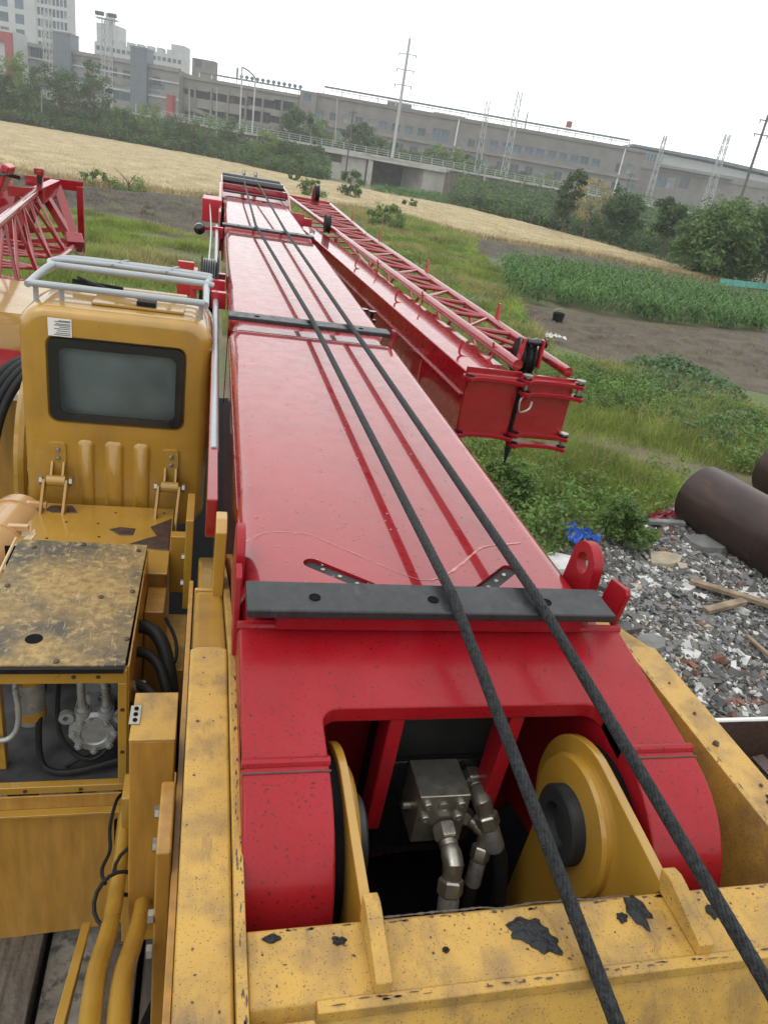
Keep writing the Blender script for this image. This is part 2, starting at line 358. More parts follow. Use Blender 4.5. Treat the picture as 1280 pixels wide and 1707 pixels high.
# blades: numpy strips
def blades(name, xy, h, w, mat_, lean=.35, z=0.0, label=None, cat=None, matidx=None):
    n = len(xy); a = rng.uniform(0, 2 * np.pi, n); ln = rng.uniform(0, lean, n) * h; b = rng.uniform(0, 2 * np.pi, n)
    dx, dy = np.cos(a) * w / 2, np.sin(a) * w / 2; lx, ly = np.cos(b) * ln, np.sin(b) * ln
    v = np.zeros((n, 2, 4, 3)); x, y = xy[:, 0], xy[:, 1]
    def P(sx, t, wf):
        bend = t ** 1.8; return np.stack([x + sx * dx * wf + lx * bend, y + sx * dy * wf + ly * bend, z + h * (t - .25 * t * ln / np.maximum(h, 1e-3))], 1)
    v[:, 0, 0], v[:, 0, 1], v[:, 0, 2], v[:, 0, 3] = P(-1, 0, 1), P(1, 0, 1), P(1, .55, .8), P(-1, .55, .8)
    v[:, 1, 0], v[:, 1, 1], v[:, 1, 2], v[:, 1, 3] = P(-1, .55, .8), P(1, .55, .8), P(1, 1, .12), P(-1, 1, .12)
    mi = None if matidx is None else np.repeat(matidx, 2)
    return mesh_np(name, v.reshape(n * 2, 4, 3), 4, mat_, 'stuff', label, cat, mi)
n = 60000; ci = rng.integers(0, len(cols), n); tt = rng.random(n) ** 2.0
WBn = np.array([[a[:2], b[:2]] for a, b in WB]); xy = WBn[ci, 0] * (1 - tt[:, None]) + WBn[ci, 1] * tt[:, None] + rng.normal(0, .35, (n, 2))
blades('wheat_stalks', xy, rng.uniform(.28, .46, n), np.full(n, .05), M['wheat'], .5, 0, 'ripe pale wheat standing in the field', 'wheat')
# ploughed strips
def patchsheet(name, px, m, z): return sheet(name, gpoly(px), z, m)
def gridpatch(name, fa, na, m, amp, x0, x1, step, rows, fur=0.0):
    cs_ = np.arange(x0, x1 + .1, step); vs = []
    for x in cs_:
        A_, B_ = gpt(x, interp(fa, x)), gpt(x, interp(na, x))
        for j in range(rows + 1):
            t = j / rows; p = B_.lerp(A_, t); e = min(1, 4 * t, 4 * (1 - t))
            q = math.sin(p.x * 3.1 + 1.7 * math.sin(p.y * 2.3)) * math.sin(p.y * 2.7 + math.sin(p.x * 1.9))
            vs.append((p.x, p.y, .008 + e * (amp * (.5 + .5 * q) * random.uniform(.3, 1.3) + fur * (.5 + .5 * math.sin((p.y - .35 * p.x) * 5)))))
    mb = MB(); r1 = rows + 1
    mb.add(vs, [(i * r1 + j, (i + 1) * r1 + j, (i + 1) * r1 + j + 1, i * r1 + j + 1) for i in range(len(cs_) - 1) for j in range(rows)])
    return mb.build(name, M[m], None, smooth=60, kind='structure')
gridpatch('ploughed_soil', [(-100, 262), (0, 284), (130, 310), (250, 321), (352, 332)], [(-100, 330), (0, 338), (140, 352), (250, 385), (352, 415)], 'soil', .22, -100, 352, 2.2, 60)
gridpatch('ploughed_soil', [(790, 398), (900, 414), (1000, 431), (1100, 455), (1200, 475), (1290, 492)], [(790, 424), (860, 438), (960, 456), (1060, 478), (1180, 500), (1290, 515)], 'soil', .20, 790, 1290, 2.5, 30)
gridpatch('cultivated_bed', [(850, 503), (900, 513), (1000, 527), (1290, 555)], [(850, 508), (880, 535), (930, 575), (1000, 600), (1130, 624), (1290, 660)], 'soil2', .10, 850, 1290, 2.0, 60, .05)
# ---- grass & weeds
def inpoly(P, poly):
    x, y = P[:, 0], P[:, 1]; r = np.zeros(len(P), bool); j = len(poly) - 1
    for i in range(len(poly)):
        xi, yi, xj, yj = poly[i][0], poly[i][1], poly[j][0], poly[j][1]
        c = ((yi > y) != (yj > y)) & (x < (xj - xi) * (y - yi) / (yj - yi + 1e-12) + xi); r ^= c; j = i
    return r
def scatter(px, n):
    """n points, even in the world, inside the ground polygon seen at these pixels"""
    poly = [(p.x, p.y) for p in gpoly(px)]; A = np.array(poly); lo, hi_ = A.min(0), A.max(0); out = []
    tot = 0
    while tot < n:
        q = lo + rng.random((n * 3, 2)) * (hi_ - lo); q = q[inpoly(q, poly)]; out.append(q); tot += len(q)
    return np.concatenate(out)[:n]
def clumpy(xy, s=1.3):
    f = np.sin(xy[:, 0] * 1.7 / s + 1.3 * np.sin(xy[:, 1] * .9 / s)) + np.sin(xy[:, 1] * 2.1 / s + 1.1 * np.sin(xy[:, 0] * 1.2 / s)) + rng.normal(0, .5, len(xy))
    return f
WEED = [(500, 430), (640, 375), (760, 395), (850, 470), (880, 540), (930, 580), (1010, 605), (1120, 640), (1290, 690), (1290, 800), (1150, 775), (1120, 840), (1080, 870), (1010, 905), (930, 930), (880, 960), (700, 900), (560, 640)]
def grassfield(name, px, n, h0, h1, label, w=.012, dry=.0):
    xy = scatter(px, n); f = clumpy(xy); keep = f > -1.1; xy = xy[keep]; f = f[keep]
    h = h0 + (h1 - h0) * np.clip((f + 1) / 3, 0, 1) * rng.uniform(.5, 1.2, len(xy))
    g = np.sin(xy[:, 0] * .55 + 2) + np.sin(xy[:, 1] * .6 + xy[:, 0] * .3)
    mi = ((g + rng.normal(0, .8, len(xy))) > dry).astype(int)
    return blades(name, xy, h, np.full(len(xy), w) * rng.uniform(.6, 1.4, len(xy)), [M['grass'], M['drygrass']], .9, 0, label, 'grass', mi)
NEARW = [(700, 640), (800, 575), (930, 600), (1010, 612), (1120, 645), (1290, 695), (1290, 800), (1150, 775), (1120, 840), (1080, 870), (1010, 905), (930, 930), (880, 960), (760, 960), (650, 800)]
FARW = [(500, 430), (640, 372), (760, 393), (850, 470), (880, 540), (930, 585), (880, 640), (700, 660), (560, 640)]
grassfield('meadow_grass', NEARW, 130000, .10, .40, 'tall mixed grass between the jib end and the rubble', .012, 1.9)
grassfield('meadow_grass', FARW, 90000, .10, .40, 'grass bank beyond the lattice jib', .022, 1.4)
grassfield('seed_grass', NEARW, 3000, .45, .75, 'tall pale seeding grass above the meadow', .006, -2)
grassfield('meadow_grass', [(-60, 350), (140, 352), (352, 400), (352, 470), (352, 560), (150, 520), (-60, 520)], 42000, .10, .35, 'green grass beyond the cab roof', .02, 1.4)
grassfield('meadow_grass', [(-60, 520), (60, 500), (-60, 700), (-250, 1000), (-700, 1200), (-900, 800), (-400, 560)], 30000, .08, .28, 'grass on the ground left of the machine', .014, 1.2)
grassfield('verge_grass', [(450, 340), (640, 356), (800, 400), (790, 425), (700, 400), (560, 372), (450, 360)], 12000, .2, .7, 'rough verge along the near edge of the wheat', .04, .3)
grassfield('verge_grass', [(840, 435), (960, 455), (1180, 500), (1290, 515), (1290, 545), (1000, 490), (850, 460)], 9000, .12, .4, 'low green weeds between ploughed strip and maize', .03, 1.3)
grassfield('bed_seedlings', [(860, 515), (1290, 560), (1290, 640), (1000, 595), (920, 560)], 5000, .04, .12, 'sparse seedlings on the cultivated bed', .02, 1.5)
grassfield('verge_grass', [(1100, 640), (1290, 690), (1290, 730), (1180, 700), (1080, 650)], 5000, .1, .35, 'brown weedy edge below the cultivated bed', .016, -.2)
# broad-leaved weeds among the grass: leaf clusters
def leafcloud(centers, rad, per, size, squash=1.0):
    n = len(centers) * per; c = np.repeat(centers, per, 0)
    d = rng.normal(0, 1, (n, 3)); d /= np.linalg.norm(d, axis=1)[:, None]; r = rng.random(n)[:, None] ** .45
    rad = np.repeat(np.asarray(rad).reshape(-1, 1) if hasattr(rad, '__len__') else np.full((len(centers), 1), rad), per, 0)
    p = c + d * r * rad * np.array([1, 1, squash])
    nrm = d * .6 + rng.normal(0, .6, (n, 3)) + np.array([0, 0, .45]); nrm /= np.linalg.norm(nrm, axis=1)[:, None]
    t = np.cross(nrm, rng.normal(0, 1, (n, 3))); t /= np.linalg.norm(t, axis=1)[:, None]; b = np.cross(nrm, t)
    s = (size * rng.uniform(.6, 1.35, n))[:, None]
    return np.stack([p - t * s, p - b * s * .5 + nrm * s * .08, p + t * s, p + b * s * .5 + nrm * s * .08], 1)
xy = np.concatenate([scatter(NEARW, 3600), scatter(FARW, 1300)]); k = clumpy(xy, 2.0) > -.1; xy = xy[k]
cc = np.concatenate([xy, rng.uniform(.08, .3, (len(xy), 1))], 1)
mesh_np('broad_weeds', leafcloud(cc, rng.uniform(.10, .26, len(cc)), 26, .035, .9), 4, M['weed'], 'stuff', 'broad leaved weeds among the tall grass', 'weeds')
xy = scatter([(1040, 610), (1120, 605), (1215, 650), (1240, 680), (1180, 690), (1100, 670), (1050, 640)], 260); cc = np.concatenate([xy, rng.uniform(.08, .25, (len(xy), 1))], 1)
mesh_np('squash_vines', leafcloud(cc, .22, 14, .075, .5), 4, M['vine'], 'stuff', 'large pale leaves of squash vines spreading by the bed', 'vines')
xy = scatter([(1140, 660), (1230, 690), (1260, 730), (1200, 760), (1120, 720)], 160); cc = np.concatenate([xy, rng.uniform(.08, .3, (len(xy), 1))], 1)
mesh_np('squash_vines', leafcloud(cc, .22, 14, .07, .6), 4, M['vine'], 'stuff', 'second patch of squash vines nearer the brown pipes', 'vines')
# ---- maize rows
xy = scatter([(828, 447), (900, 448), (1000, 462), (1120, 482), (1290, 515), (1290, 556), (1150, 545), (1000, 526), (900, 512), (850, 496)], 1500)
n = len(xy); per = 9; hh = rng.uniform(.7, 1.15, n)
base = np.repeat(xy, per, 0); hb_ = np.repeat(hh, per); az = rng.uniform(0, 2 * np.pi, n * per); lev = np.tile(np.linspace(.12, .8, per), n) * hb_
L = rng.uniform(.4, .75, n * per); wv = rng.uniform(.045, .075, n * per)
def cp(t, s, wf):
    out = L * t; up = lev + L * (.95 * t - 1.05 * t * t)
    return np.stack([base[:, 0] + np.cos(az) * out * .7 - np.sin(az) * s * wv * wf / 2, base[:, 1] + np.sin(az) * out * .7 + np.cos(az) * s * wv * wf / 2, up], 1)
v = np.stack([np.stack([cp(a, -1, wa), cp(a, 1, wa), cp(b, 1, wb), cp(b, -1, wb)], 1) for a, b, wa, wb in ((0, .35, .7, 1), (.35, .7, 1, .8), (.7, 1, .8, .05))], 1)
mesh_np('maize_crop', v.reshape(-1, 4, 3), 4, M['corn'], 'stuff', 'dense strip of dark green young maize', 'maize')
# ---- rubble
for nm, c_ in (('rub_grey', (.17, .17, .165)), ('rub_dark', (.085, .083, .08)), ('rub_white', (.50, .50, .485)), ('rub_brick', (.19, .085, .058)), ('rub_tan', (.34, .29, .21)), ('rub_blue', (.05, .10, .22))):
    M[nm] = mat(nm.replace('rub', 'rubble'), c_, rough=.8, var=.3, vscale=6, bump=.3, bscale=20)
M['rubground'] = mat('crushed_rubble', (.10, .098, .092), rough=.95, var=.5, vscale=9, bump=1.0, bscale=25, dirt=(.30, .29, .27), dscale=22, dlo=.58, dhi=.66)
RUB = [(780, 1060), (880, 970), (930, 925), (1000, 895), (1060, 862), (1110, 850), (1140, 870), (1290, 975), (1500, 1100), (1600, 1560), (1290, 1640), (930, 1500), (780, 1240)]
sheet('rubble_ground', gpoly(RUB), .008, 'rubground')
def shards(xy, size, zs, flat, mats_p):
    n = len(xy); sx = size * rng.uniform(.5, 1.6, n); sy = sx * rng.uniform(.4, 1, n); sz = sx * flat * rng.uniform(.5, 1.5, n)
    rz = rng.uniform(0, 6.28, n); tx = rng.normal(0, .35, n); ty = rng.normal(0, .35, n)
    cu = np.array([[-1, -1, -1], [1, -1, -1], [1, 1, -1], [-1, 1, -1], [-1, -1, 1], [1, -1, 1], [1, 1, 1], [-1, 1, 1]], float) * .5
    p = cu[None] * (1 + rng.uniform(-.35, .35, (n, 8, 3))) * np.stack([sx, sy, sz], 1)[:, None]
    cz, sz_, c1, s1, c2, s2 = np.cos(rz), np.sin(rz), np.cos(tx), np.sin(tx), np.cos(ty), np.sin(ty)
    def rot(p, c, s, a, b): q = p.copy(); q[..., a] = p[..., a] * c[:, None] - p[..., b] * s[:, None]; q[..., b] = p[..., a] * s[:, None] + p[..., b] * c[:, None]; return q
    p = rot(p, c1, s1, 1, 2); p = rot(p, c2, s2, 0, 2); p = rot(p, cz, sz_, 0, 1)
    p += np.concatenate([xy, (zs + sz * .3)[:, None]], 1)[:, None]
    F = np.array([[0, 3, 2, 1], [4, 5, 6, 7], [0, 1, 5, 4], [1, 2, 6, 5], [2, 3, 7, 6], [3, 0, 4, 7]])
    mi = rng.choice(len(mats_p), n, p=mats_p)
    return p[:, F].reshape(-1, 4, 3), np.repeat(mi, 6)
RM = [M['rub_grey'], M['rub_dark'], M['rub_white'], M['rub_brick'], M['rub_tan'], M['rub_blue']]
xa = scatter(RUB, 46000); va, ma = shards(xa, .03, rng.uniform(.0, .05, len(xa)), .5, [.37, .38, .17, .035, .042, .003])
xb = scatter(RUB, 4600); vb, mb_ = shards(xb, .085, rng.uniform(.0, .05, len(xb)), .25, [.46, .34, .14, .03, .03, 0])
xc = scatter(RUB, 420); xc = xc[np.sin(xc[:, 0] * 2.2 + xc[:, 1]) + np.sin(xc[:, 1] * 1.7) > .7]; vc, mc = shards(xc, .055, np.full(len(xc), .05), .7, [.05, .05, 0, .85, .05, 0])
mesh_np('rubble', np.concatenate([va, vb, vc]), 4, RM, 'stuff', 'demolition rubble of concrete, tile and brick bits', 'rubble', np.concatenate([ma, mb_, mc]))
def slab(px, py, w, d, h, rz, m, name, label, cat, group=None, tilt=.1):
    g = gpt(px, py, .06); mbb = MB(); n = 7; r2 = random.Random(px)
    o = [(math.cos(2 * math.pi * i / n + rz) * w * r2.uniform(.6, 1.1) / 1.6, math.sin(2 * math.pi * i / n + rz) * d * r2.uniform(.6, 1.1) / 1.6) for i in range(n)]
    mbb.loft([[(g.x + x, g.y + y, .04 + x * tilt) for x, y in o], [(g.x + x * .95, g.y + y * .95, .04 + h + x * tilt) for x, y in o]])
    return mbb.build(name, M[m], None, smooth=0, label=label, cat=cat, group=group)
for (px, py, w, d, h, rz, m, nm, lb, ct) in (
        (1178, 912, .62, .42, .10, .4, 'rub_grey', 'concrete_chunk', 'biggest pale grey concrete lump beside the near brown pipe', 'concrete chunk'),
        (1058, 912, .34, .16, .12, 1.2, 'rub_grey', 'concrete_chunk', 'grey concrete block beside the leafy bush', 'concrete chunk'),
        (1107, 935, .46, .30, .06, .2, 'rub_tan', 'concrete_chunk', 'flat pale slab right of the leafy bush, amid rubble', 'concrete chunk'),
        (1140, 978, .30, .14, .025, .3, 'rub_white', 'broken_tile', 'long white tile left of the weathered plank end', 'broken tile'),
        (1250, 987, .32, .22, .025, 1.9, 'rub_white', 'broken_tile', 'white tile right beneath the brown pipe, behind the planks', 'broken tile'),
        (1143, 1090, .26, .22, .025, .9, 'rub_white', 'broken_tile', 'largest bright white tile below the planks', 'broken tile'),
        (1073, 967, .24, .16, .025, .1, 'rub_white', 'broken_tile', 'white tile just right of the red round lug', 'broken tile'),
        (1055, 978, .20, .12, .03, 2.6, 'rub_tan', 'broken_tile', 'cream tile next to the red guide tab', 'broken tile'),
        (925, 945, .55, .42, .08, .5, 'rub_white', 'crumpled_sheet', 'crumpled white sheeting behind the red round lug', 'sheeting'),
        (1040, 1050, .42, .12, .06, .1, 'rub_dark', 'slate_piece', 'dark flat slate just above the yellow side beam', 'slate'),
        (1080, 1075, .30, .30, .07, .1, 'rub_grey', 'concrete_chunk', 'grey stone lump at the far tip of the right yellow beam', 'concrete chunk')):
    slab(px, py, w, d, h, rz, m, nm, lb, ct)
def plank(a, b, w, h, label, m='rub_tan'):
    p, q = gpt(*a, .10), gpt(*b, .16); return MB().bar(p, q, w, h).build('plank', M[m], None, bevel=.006, label=label, cat='plank')
M['plankwood'] = mat('weathered_plank', (.24, .18, .12), rough=.85, var=.35, vscale=7, bump=.3, bscale=30)
plank((1150, 968), (1290, 1010), .10, .05, 'longer weathered plank lying in the rubble', 'plankwood')
plank((1175, 1018), (1240, 1002), .09, .05, 'shorter weathered plank angled against the longer one', 'plankwood')
plank((1245, 1060), (1300, 1110), .05, .03, 'thin brown stick at the right edge of the rubble', 'plankwood')
plank((1060, 868), (1140, 872), .10, .05, 'grey board between the bush and the brown pipe', 'rub_grey')
M['bluepl'] = mat('blue_plastic', (.02, .09, .42), rough=.4, var=.3, vscale=6); M['redpl'] = mat('red_plastic', (.30, .03, .04), rough=.5, var=.3, vscale=6); M['netgreen'] = mat('green_netting', (.10, .36, .30), rough=.7, var=.2)
def crumple(px, py, w, d, h, m, name, label, cat, z=.03, res=14):
    g = gpt(px, py, z); mbb = MB(); vs = []
    for i in range(res + 1):
        for j in range(res + 1):
            u, v_ = i / res - .5, j / res - .5; r = 1 + .25 * math.sin(7 * u + 5 * v_) + random.uniform(-.08, .08)
            vs.append((g.x + u * w * r, g.y + v_ * d * r, z + h * (.5 + .5 * math.sin(19 * u + 3 * v_) * math.cos(15 * v_ - 4 * u)) * random.uniform(.4, 1.2)))
    mbb.add(vs, [(i * (res + 1) + j, (i + 1) * (res + 1) + j, (i + 1) * (res + 1) + j + 1, i * (res + 1) + j + 1) for i in range(res) for j in range(res)])
    return mbb.build(name, M[m], None, smooth=0, label=label, cat=cat)
crumple(963, 894, .32, .34, .12, 'bluepl', 'plastic_sheet', 'crumpled blue plastic at the edge of the grass', 'plastic sheet', z=.16)
crumple(948, 872, .3, .3, .10, 'rub_brick', 'plastic_sheet', 'orange brown scrap just behind the blue plastic', 'plastic sheet')
crumple(1105, 862, .62, .25, .12, 'redpl', 'plastic_sheet', 'red plastic scrap by the end of the brown pipe', 'plastic sheet')
crumple(922, 562, .5, .4, .1, 'rub_white', 'plastic_sheet', 'white scrap on the grass bank near the black bucket', 'plastic sheet', z=.15)
# brown steel pipes
M['pipe'] = mat('rusty_brown_pipe', (.034, .018, .015), rough=.45, var=.45, vscale=3, coat=.18, crough=.22, bump=.08, bscale=14, big=(.075, .035, .02), bgscale=2.2, blo=.58, bhi=.8, spec=.3, stretch=(2, .5, 2))
def pipe(a, b, r, label):
    a, b = Vector(a), Vector(b); d = (b - a).normalized(); root = empty('steel_pipe', (a.x, a.y, 0), label, 'pipe', 'brown steel pipes on the ground')
    L_ = (b - a).length
    MB().lathe(a, d, [(.35, r - .014), (0, r - .014), (0, r), (L_, r), (L_, r - .014), (L_ - .35, r - .014)], 64).build('wall', M['pipe'], root, smooth=35)
    MB().lathe(a, d, [(1.28, r + .0005), (1.285, r + .005), (1.30, r + .005), (1.305, r + .0005)], 64).build('weld_seam', M['pipe'], root, smooth=35)
pipe((6.68, 7.85, .435), (7.95, 1.5, .435), .435, 'near brown steel pipe lying beside the rubble')
pipe((8.95, 9.15, .46), (10.3, 2.6, .46), .46, 'brown steel pipe behind the other, cut by the right edge')
# bucket and netting, plants with stems of their own
bk_ = empty('bucket', gpt(927, 540), 'small black bucket at the corner of the cultivated bed', 'bucket')
g = gpt(927, 540); MB().lathe(g, (0, 0, 1), [(0, .16), (.34, .20), (.36, .215), (.37, .20), (.05, .15)], 20).build('tub', M['black'], bk_, smooth=35)
MB().tube([(g.x + .2 * math.cos(a), g.y, .35 + .16 * math.sin(a)) for a in [math.pi * i / 8 for i in range(9)]], .008, 6).build('handle', M['steel'], bk_)
nf = empty('net_fence', gpt(1240, 478), 'low green netting fence at the right edge of the wheat', 'fence')
a, b = gpt(1195, 478), gpt(1300, 488)
for k in range(6):
    p = a.lerp(b, k / 5); MB().cyl((p.x, p.y, 0), (p.x, p.y, .8), .025, 6).build('post', M['bark'], nf)
    if k < 5:
        q = a.lerp(b, (k + 1) / 5); MB().bar((p.x, p.y, .36), (q.x, q.y, .34), .02, .42).build('net_panel', M['netgreen'], nf)

# ---- trees and bushes
def limbs(mb, base, h, r, nl, spread, rs):
    top = Vector(base) + Vector((rs.uniform(-.08, .08) * h, rs.uniform(-.08, .08) * h, h)); mid = (Vector(base) + top) / 2 + Vector((rs.uniform(-.05, .05) * h, rs.uniform(-.05, .05) * h, 0))
    mb.tube([base, mid, top], [r, r * .7, r * .3], 8)
    for k in range(nl):
        t = rs.uniform(.3, .85); p = Vector(base).lerp(top, t); a = rs.uniform(0, 6.28); L_ = spread * rs.uniform(.5, 1)
        q = p + Vector((math.cos(a) * L_, math.sin(a) * L_, L_ * rs.uniform(.4, 1.0))); mb.tube([p, (p + q) / 2 + Vector((0, 0, .1 * L_)), q], [r * .45, r * .3, r * .12], 6)
CNT = [0]
def tree(name, px, py_base, D, h, w, label, cat='tree', m='leaf', nclump=34, per=90, ls=None, z0=0.0, group=None, trunk=.35, low=.18, par_d=None):
    CNT[0] += 1; rs = random.Random(100 + CNT[0])
    B_ = at(px, py_base, D).x; loc = W(B_, D, z0); root = empty(name, loc, label, cat, group)
    mb = MB(); limbs(mb, Vector(loc), h * .72, max(.04, h * .022), 7, w * .34, rs); mb.build('trunk', M['bark'], root)
    cs = []; rd = []
    lobes = [(rs.uniform(-.22, .22), rs.uniform(-.22, .22), rs.uniform(-.10, .20), rs.uniform(.5, .85)) for _ in range(5)] if nclump > 30 else [(0, 0, 0, 1)]
    for _ in range(nclump):
        th = rs.uniform(0, 6.283); u = rs.uniform(-1, 1); rr = rs.uniform(.35, 1) ** .6
        env = (1 - abs(u) ** 2.2) ** .5
        lb_ = lobes[rs.randrange(len(lobes))]
        k_ = lb_[3]; cs.append((loc.x + (lb_[0] + math.cos(th) * rr * env * .42 * k_) * w, loc.y + (lb_[1] + math.sin(th) * rr * env * .42 * k_) * w, z0 + h * (low + (1 - low) * max(.04, .5 + lb_[2] + .5 * u * k_)))); rd.append(w * rs.uniform(.07, .17))
    v = leafcloud(np.array(cs), rd, per, ls or max(.10, w * .028), .8) - np.array(loc)
    mesh_np('crown', v, 4, M[m], parent=root)
    return root
TG = 'trees beyond the field'
# right-hand group beyond the wheat
tree('broadleaf_tree', 1195, 452, 60, 6.4, 9.6, 'largest broad green tree at the right edge beyond the wheat', m='leaf', nclump=120, per=150, ls=.16, group=TG, low=.0)
tree('broadleaf_tree', 1275, 470, 57, 6.0, 6.0, 'green tree cut by the right picture edge, beside the largest', m='leaf', nclump=50, per=140, ls=.16, group=TG, low=.05)
tree('broadleaf_tree', 1105, 415, 74, 5.4, 4.4, 'dark leaning tree left of the largest right-hand tree', m='leafdark', nclump=40, per=110, ls=.16, group=TG, low=.3)
tree('broadleaf_tree', 1018, 395, 82, 5.2, 5.4, 'dark round tree, right one of the trio over the wheat', m='leafdark', nclump=44, per=110, ls=.17, group=TG, low=.1)
tree('broadleaf_tree', 938, 375, 88, 6.2, 4.4, 'dark tree, left one of the trio over the wheat', m='leafdark', nclump=40, per=110, ls=.17, group=TG, low=.2)
tree('broadleaf_tree', 975, 385, 86, 6.0, 4.6, 'thin brownish tree, middle one of the trio over the wheat', m='drygrass', nclump=30, per=45, ls=.12, group=TG, low=.35)
# field-edge bushes
tree('round_bush', 583, 328, 84, 2.7, 3.4, 'green bush on the verge below the bridge pier', 'bush', 'leaf', 30, 90, .12, low=.0)
tree('round_bush', 492, 306, 104, 3.4, 3.0, 'upright dark bush left of the bridge by the wheat', 'bush', 'leaf', 30, 90, .13, low=.0)
tree('round_bush', 682, 340, 88, 1.0, 2.0, 'small low bush right of the bridge at the wheat edge', 'bush', 'leaf', 14, 70, .1, low=.0)
tree('round_bush', 1025, 908, 8.25, .62, .80, 'leafy green bush at the corner of the rubble', 'bush', 'weed', 70, 120, .022, low=.0, )
tree('round_bush', 838, 872, 9.0, .55, .8, 'leafy bush against the right side of the boom', 'bush', 'weed', 40, 90, .03, low=.0)
tree('round_bush', 520, 348, 72, 1.6, 3.2, 'bushy weeds behind the far end of the lattice jib', 'bush', 'leaf2', 20, 80, .1, low=.0)
tree('round_bush', 640, 385, 52, 1.5, 3.0, 'tall weeds beside the far lattice jib', 'bush', 'leaf2', 26, 90, .09, low=.0)
tree('round_bush', 155, 312, 46, .9, 2.0, 'small green clump on the ploughed soil by the red post', 'bush', 'leaf2', 14, 60, .07, low=0)
tree('round_bush', 215, 320, 47, .7, 3.0, 'low green clump on the near edge of the wheat at left', 'bush', 'leaf2', 14, 60, .07, low=0)

# ================================================================ THE CRANE
# ---- telescopic boom (root tilted 1.39 degrees up; local x from boom centre, y along, z from its top face)
BX, BY, BZ = 0.485, 1.25, 3.0
boom = empty('telescopic_boom', (BX, BY, BZ), 'long glossy red telescopic boom running away from the camera, ropes over its wet top', 'crane boom', rx=R_(1.387))
def boomring(s, hw, zt, zb, r):
    top = [(hw - r + r * math.cos(a), zt - r + r * math.sin(a)) for a in [math.pi / 2 * i / 5 for i in range(6)]]
    low = [(-hw, zb + 0.34), (-hw * 0.86, zb + 0.16), (-hw * 0.5, zb + 0.03), (0, zb), (hw * 0.5, zb + 0.03), (hw * 0.86, zb + 0.16), (hw, zb + 0.34)]
    ring = top + [(-x, z) for x, z in reversed(top)] + low
    return [(x, s, z) for x, z in ring]
def boomseg(name, s0, s1, hw, zt=0.0, r=0.055, m='red'):
    e = 0.035
    return MB().loft([boomring(s0, hw - e, zt - e, -0.8 + e, r), boomring(s0 + e * .4, hw - e * .3, zt - e * .35, -0.8, r), boomring(s0 + e, hw, zt, -0.8, r), boomring(s0 + 2 * e, hw, zt, -0.8, r),
               boomring(s1 - 2 * e, hw, zt, -0.8, r), boomring(s1 - e, hw, zt, -0.8, r), boomring(s1 - e * .4, hw - e * .3, zt - e * .35, -0.8, r), boomring(s1, hw - e, zt - e, -0.8 + e, r)]).build(name, M[m], boom, smooth=50, wn=True)
base_sec = boomseg('boom_section', -0.06, 2.07, 0.392)
boomseg('boom_section', 2.32, 5.16, 0.386)
boomseg('boom_section', 5.50, 8.05, 0.380)
boomseg('boom_collar', 2.02, 2.36, 0.372, -0.028)
boomseg('boom_collar', 5.10, 5.54, 0.368, -0.028)
boomseg('boom_collar', 7.98, 8.62, 0.366, -0.03)
# wear strips the ropes run over
def strip(s, w0, w1, d=0.10, h=0.019, bolts=True, zt=0.021):
    b = MB().box(w0, w1, s - d / 2, s + d / 2, zt, zt + h).build('wear_strip', M['wear'], boom, bevel=0.004)
    if s < 1: MB().box(w0 + 0.06, w1 - 0.05, s - d / 2 + 0.030, s + d / 2 - 0.02, zt - 0.05, zt - 0.001).build('strip_bracket', M['red_foot'], boom, bevel=0.004)
    if bolts:
        for x in (w0 + 0.13, w0 + 0.37, w0 + 0.62):
            MB().lathe((x, s - 0.005, zt + h), (0, 0, 1), [(0, 0.0115), (0.0015, 0.0115), (0.002, 0.0095), (0.0006, 0.008), (0.0006, 0.0)], 20).build('bolt', M['dark'], b)
    return b
strip(-0.085, -0.388, 0.375)
strip(2.16, -0.395, 0.365)
strip(5.31, -0.405, 0.36, 0.12)
strip(8.45, -0.38, 0.37, 0.12, bolts=False)
# lifting lugs (one each side) and the red guide tabs at the strip ends
def lug(x0, x1, yc, zb, zt, w, hr, name='lifting_lug', hole=True):
    hz = zt - w
    out = [(yc - w * 1.15, zb)] + [(yc + w * math.cos(a), hz + w * math.sin(a)) for a in [math.pi - math.pi * i / 14 for i in range(15)]] + [(yc + w * 1.3, zb)]
    if hole: return MB().holed(out, (yc, hz), hr, x0, x1, n=36).build(name, M['red_foot'], boom, bevel=0.003)
    return MB().prism(out, x0, x1).build(name, M['red_foot'], boom, bevel=0.003)
lug(0.394, 0.420, 0.074, -0.09, 0.094, 0.053, 0.024)
lug(-0.404, -0.386, 0.10, -0.10, 0.085, 0.055, 0.024, hole=False)
tp = [(-0.045, 0.048), (0.012, 0.040), (0.045, -0.04), (-0.03, -0.055)]
MB().prism([(-.008, .052), (-.070, .063), (-.078, .052), (-.066, -.040), (.008, -.030)], 0.424, 0.437).build('guide_tab', M['red_foot'], boom, bevel=0.003)
MB().prism([(-.02, .035), (.02, .045), (.0, -.12), (-.07, -.12)], -0.405, -0.393).build('guide_tab', M['red_foot'], boom, bevel=0.003)
MB().prism([(2.08, .06), (2.15, .055), (2.17, -.04), (2.08, -.05)], 0.372, 0.382).build('guide_tab', M['red_foot'], boom, bevel=0.003)
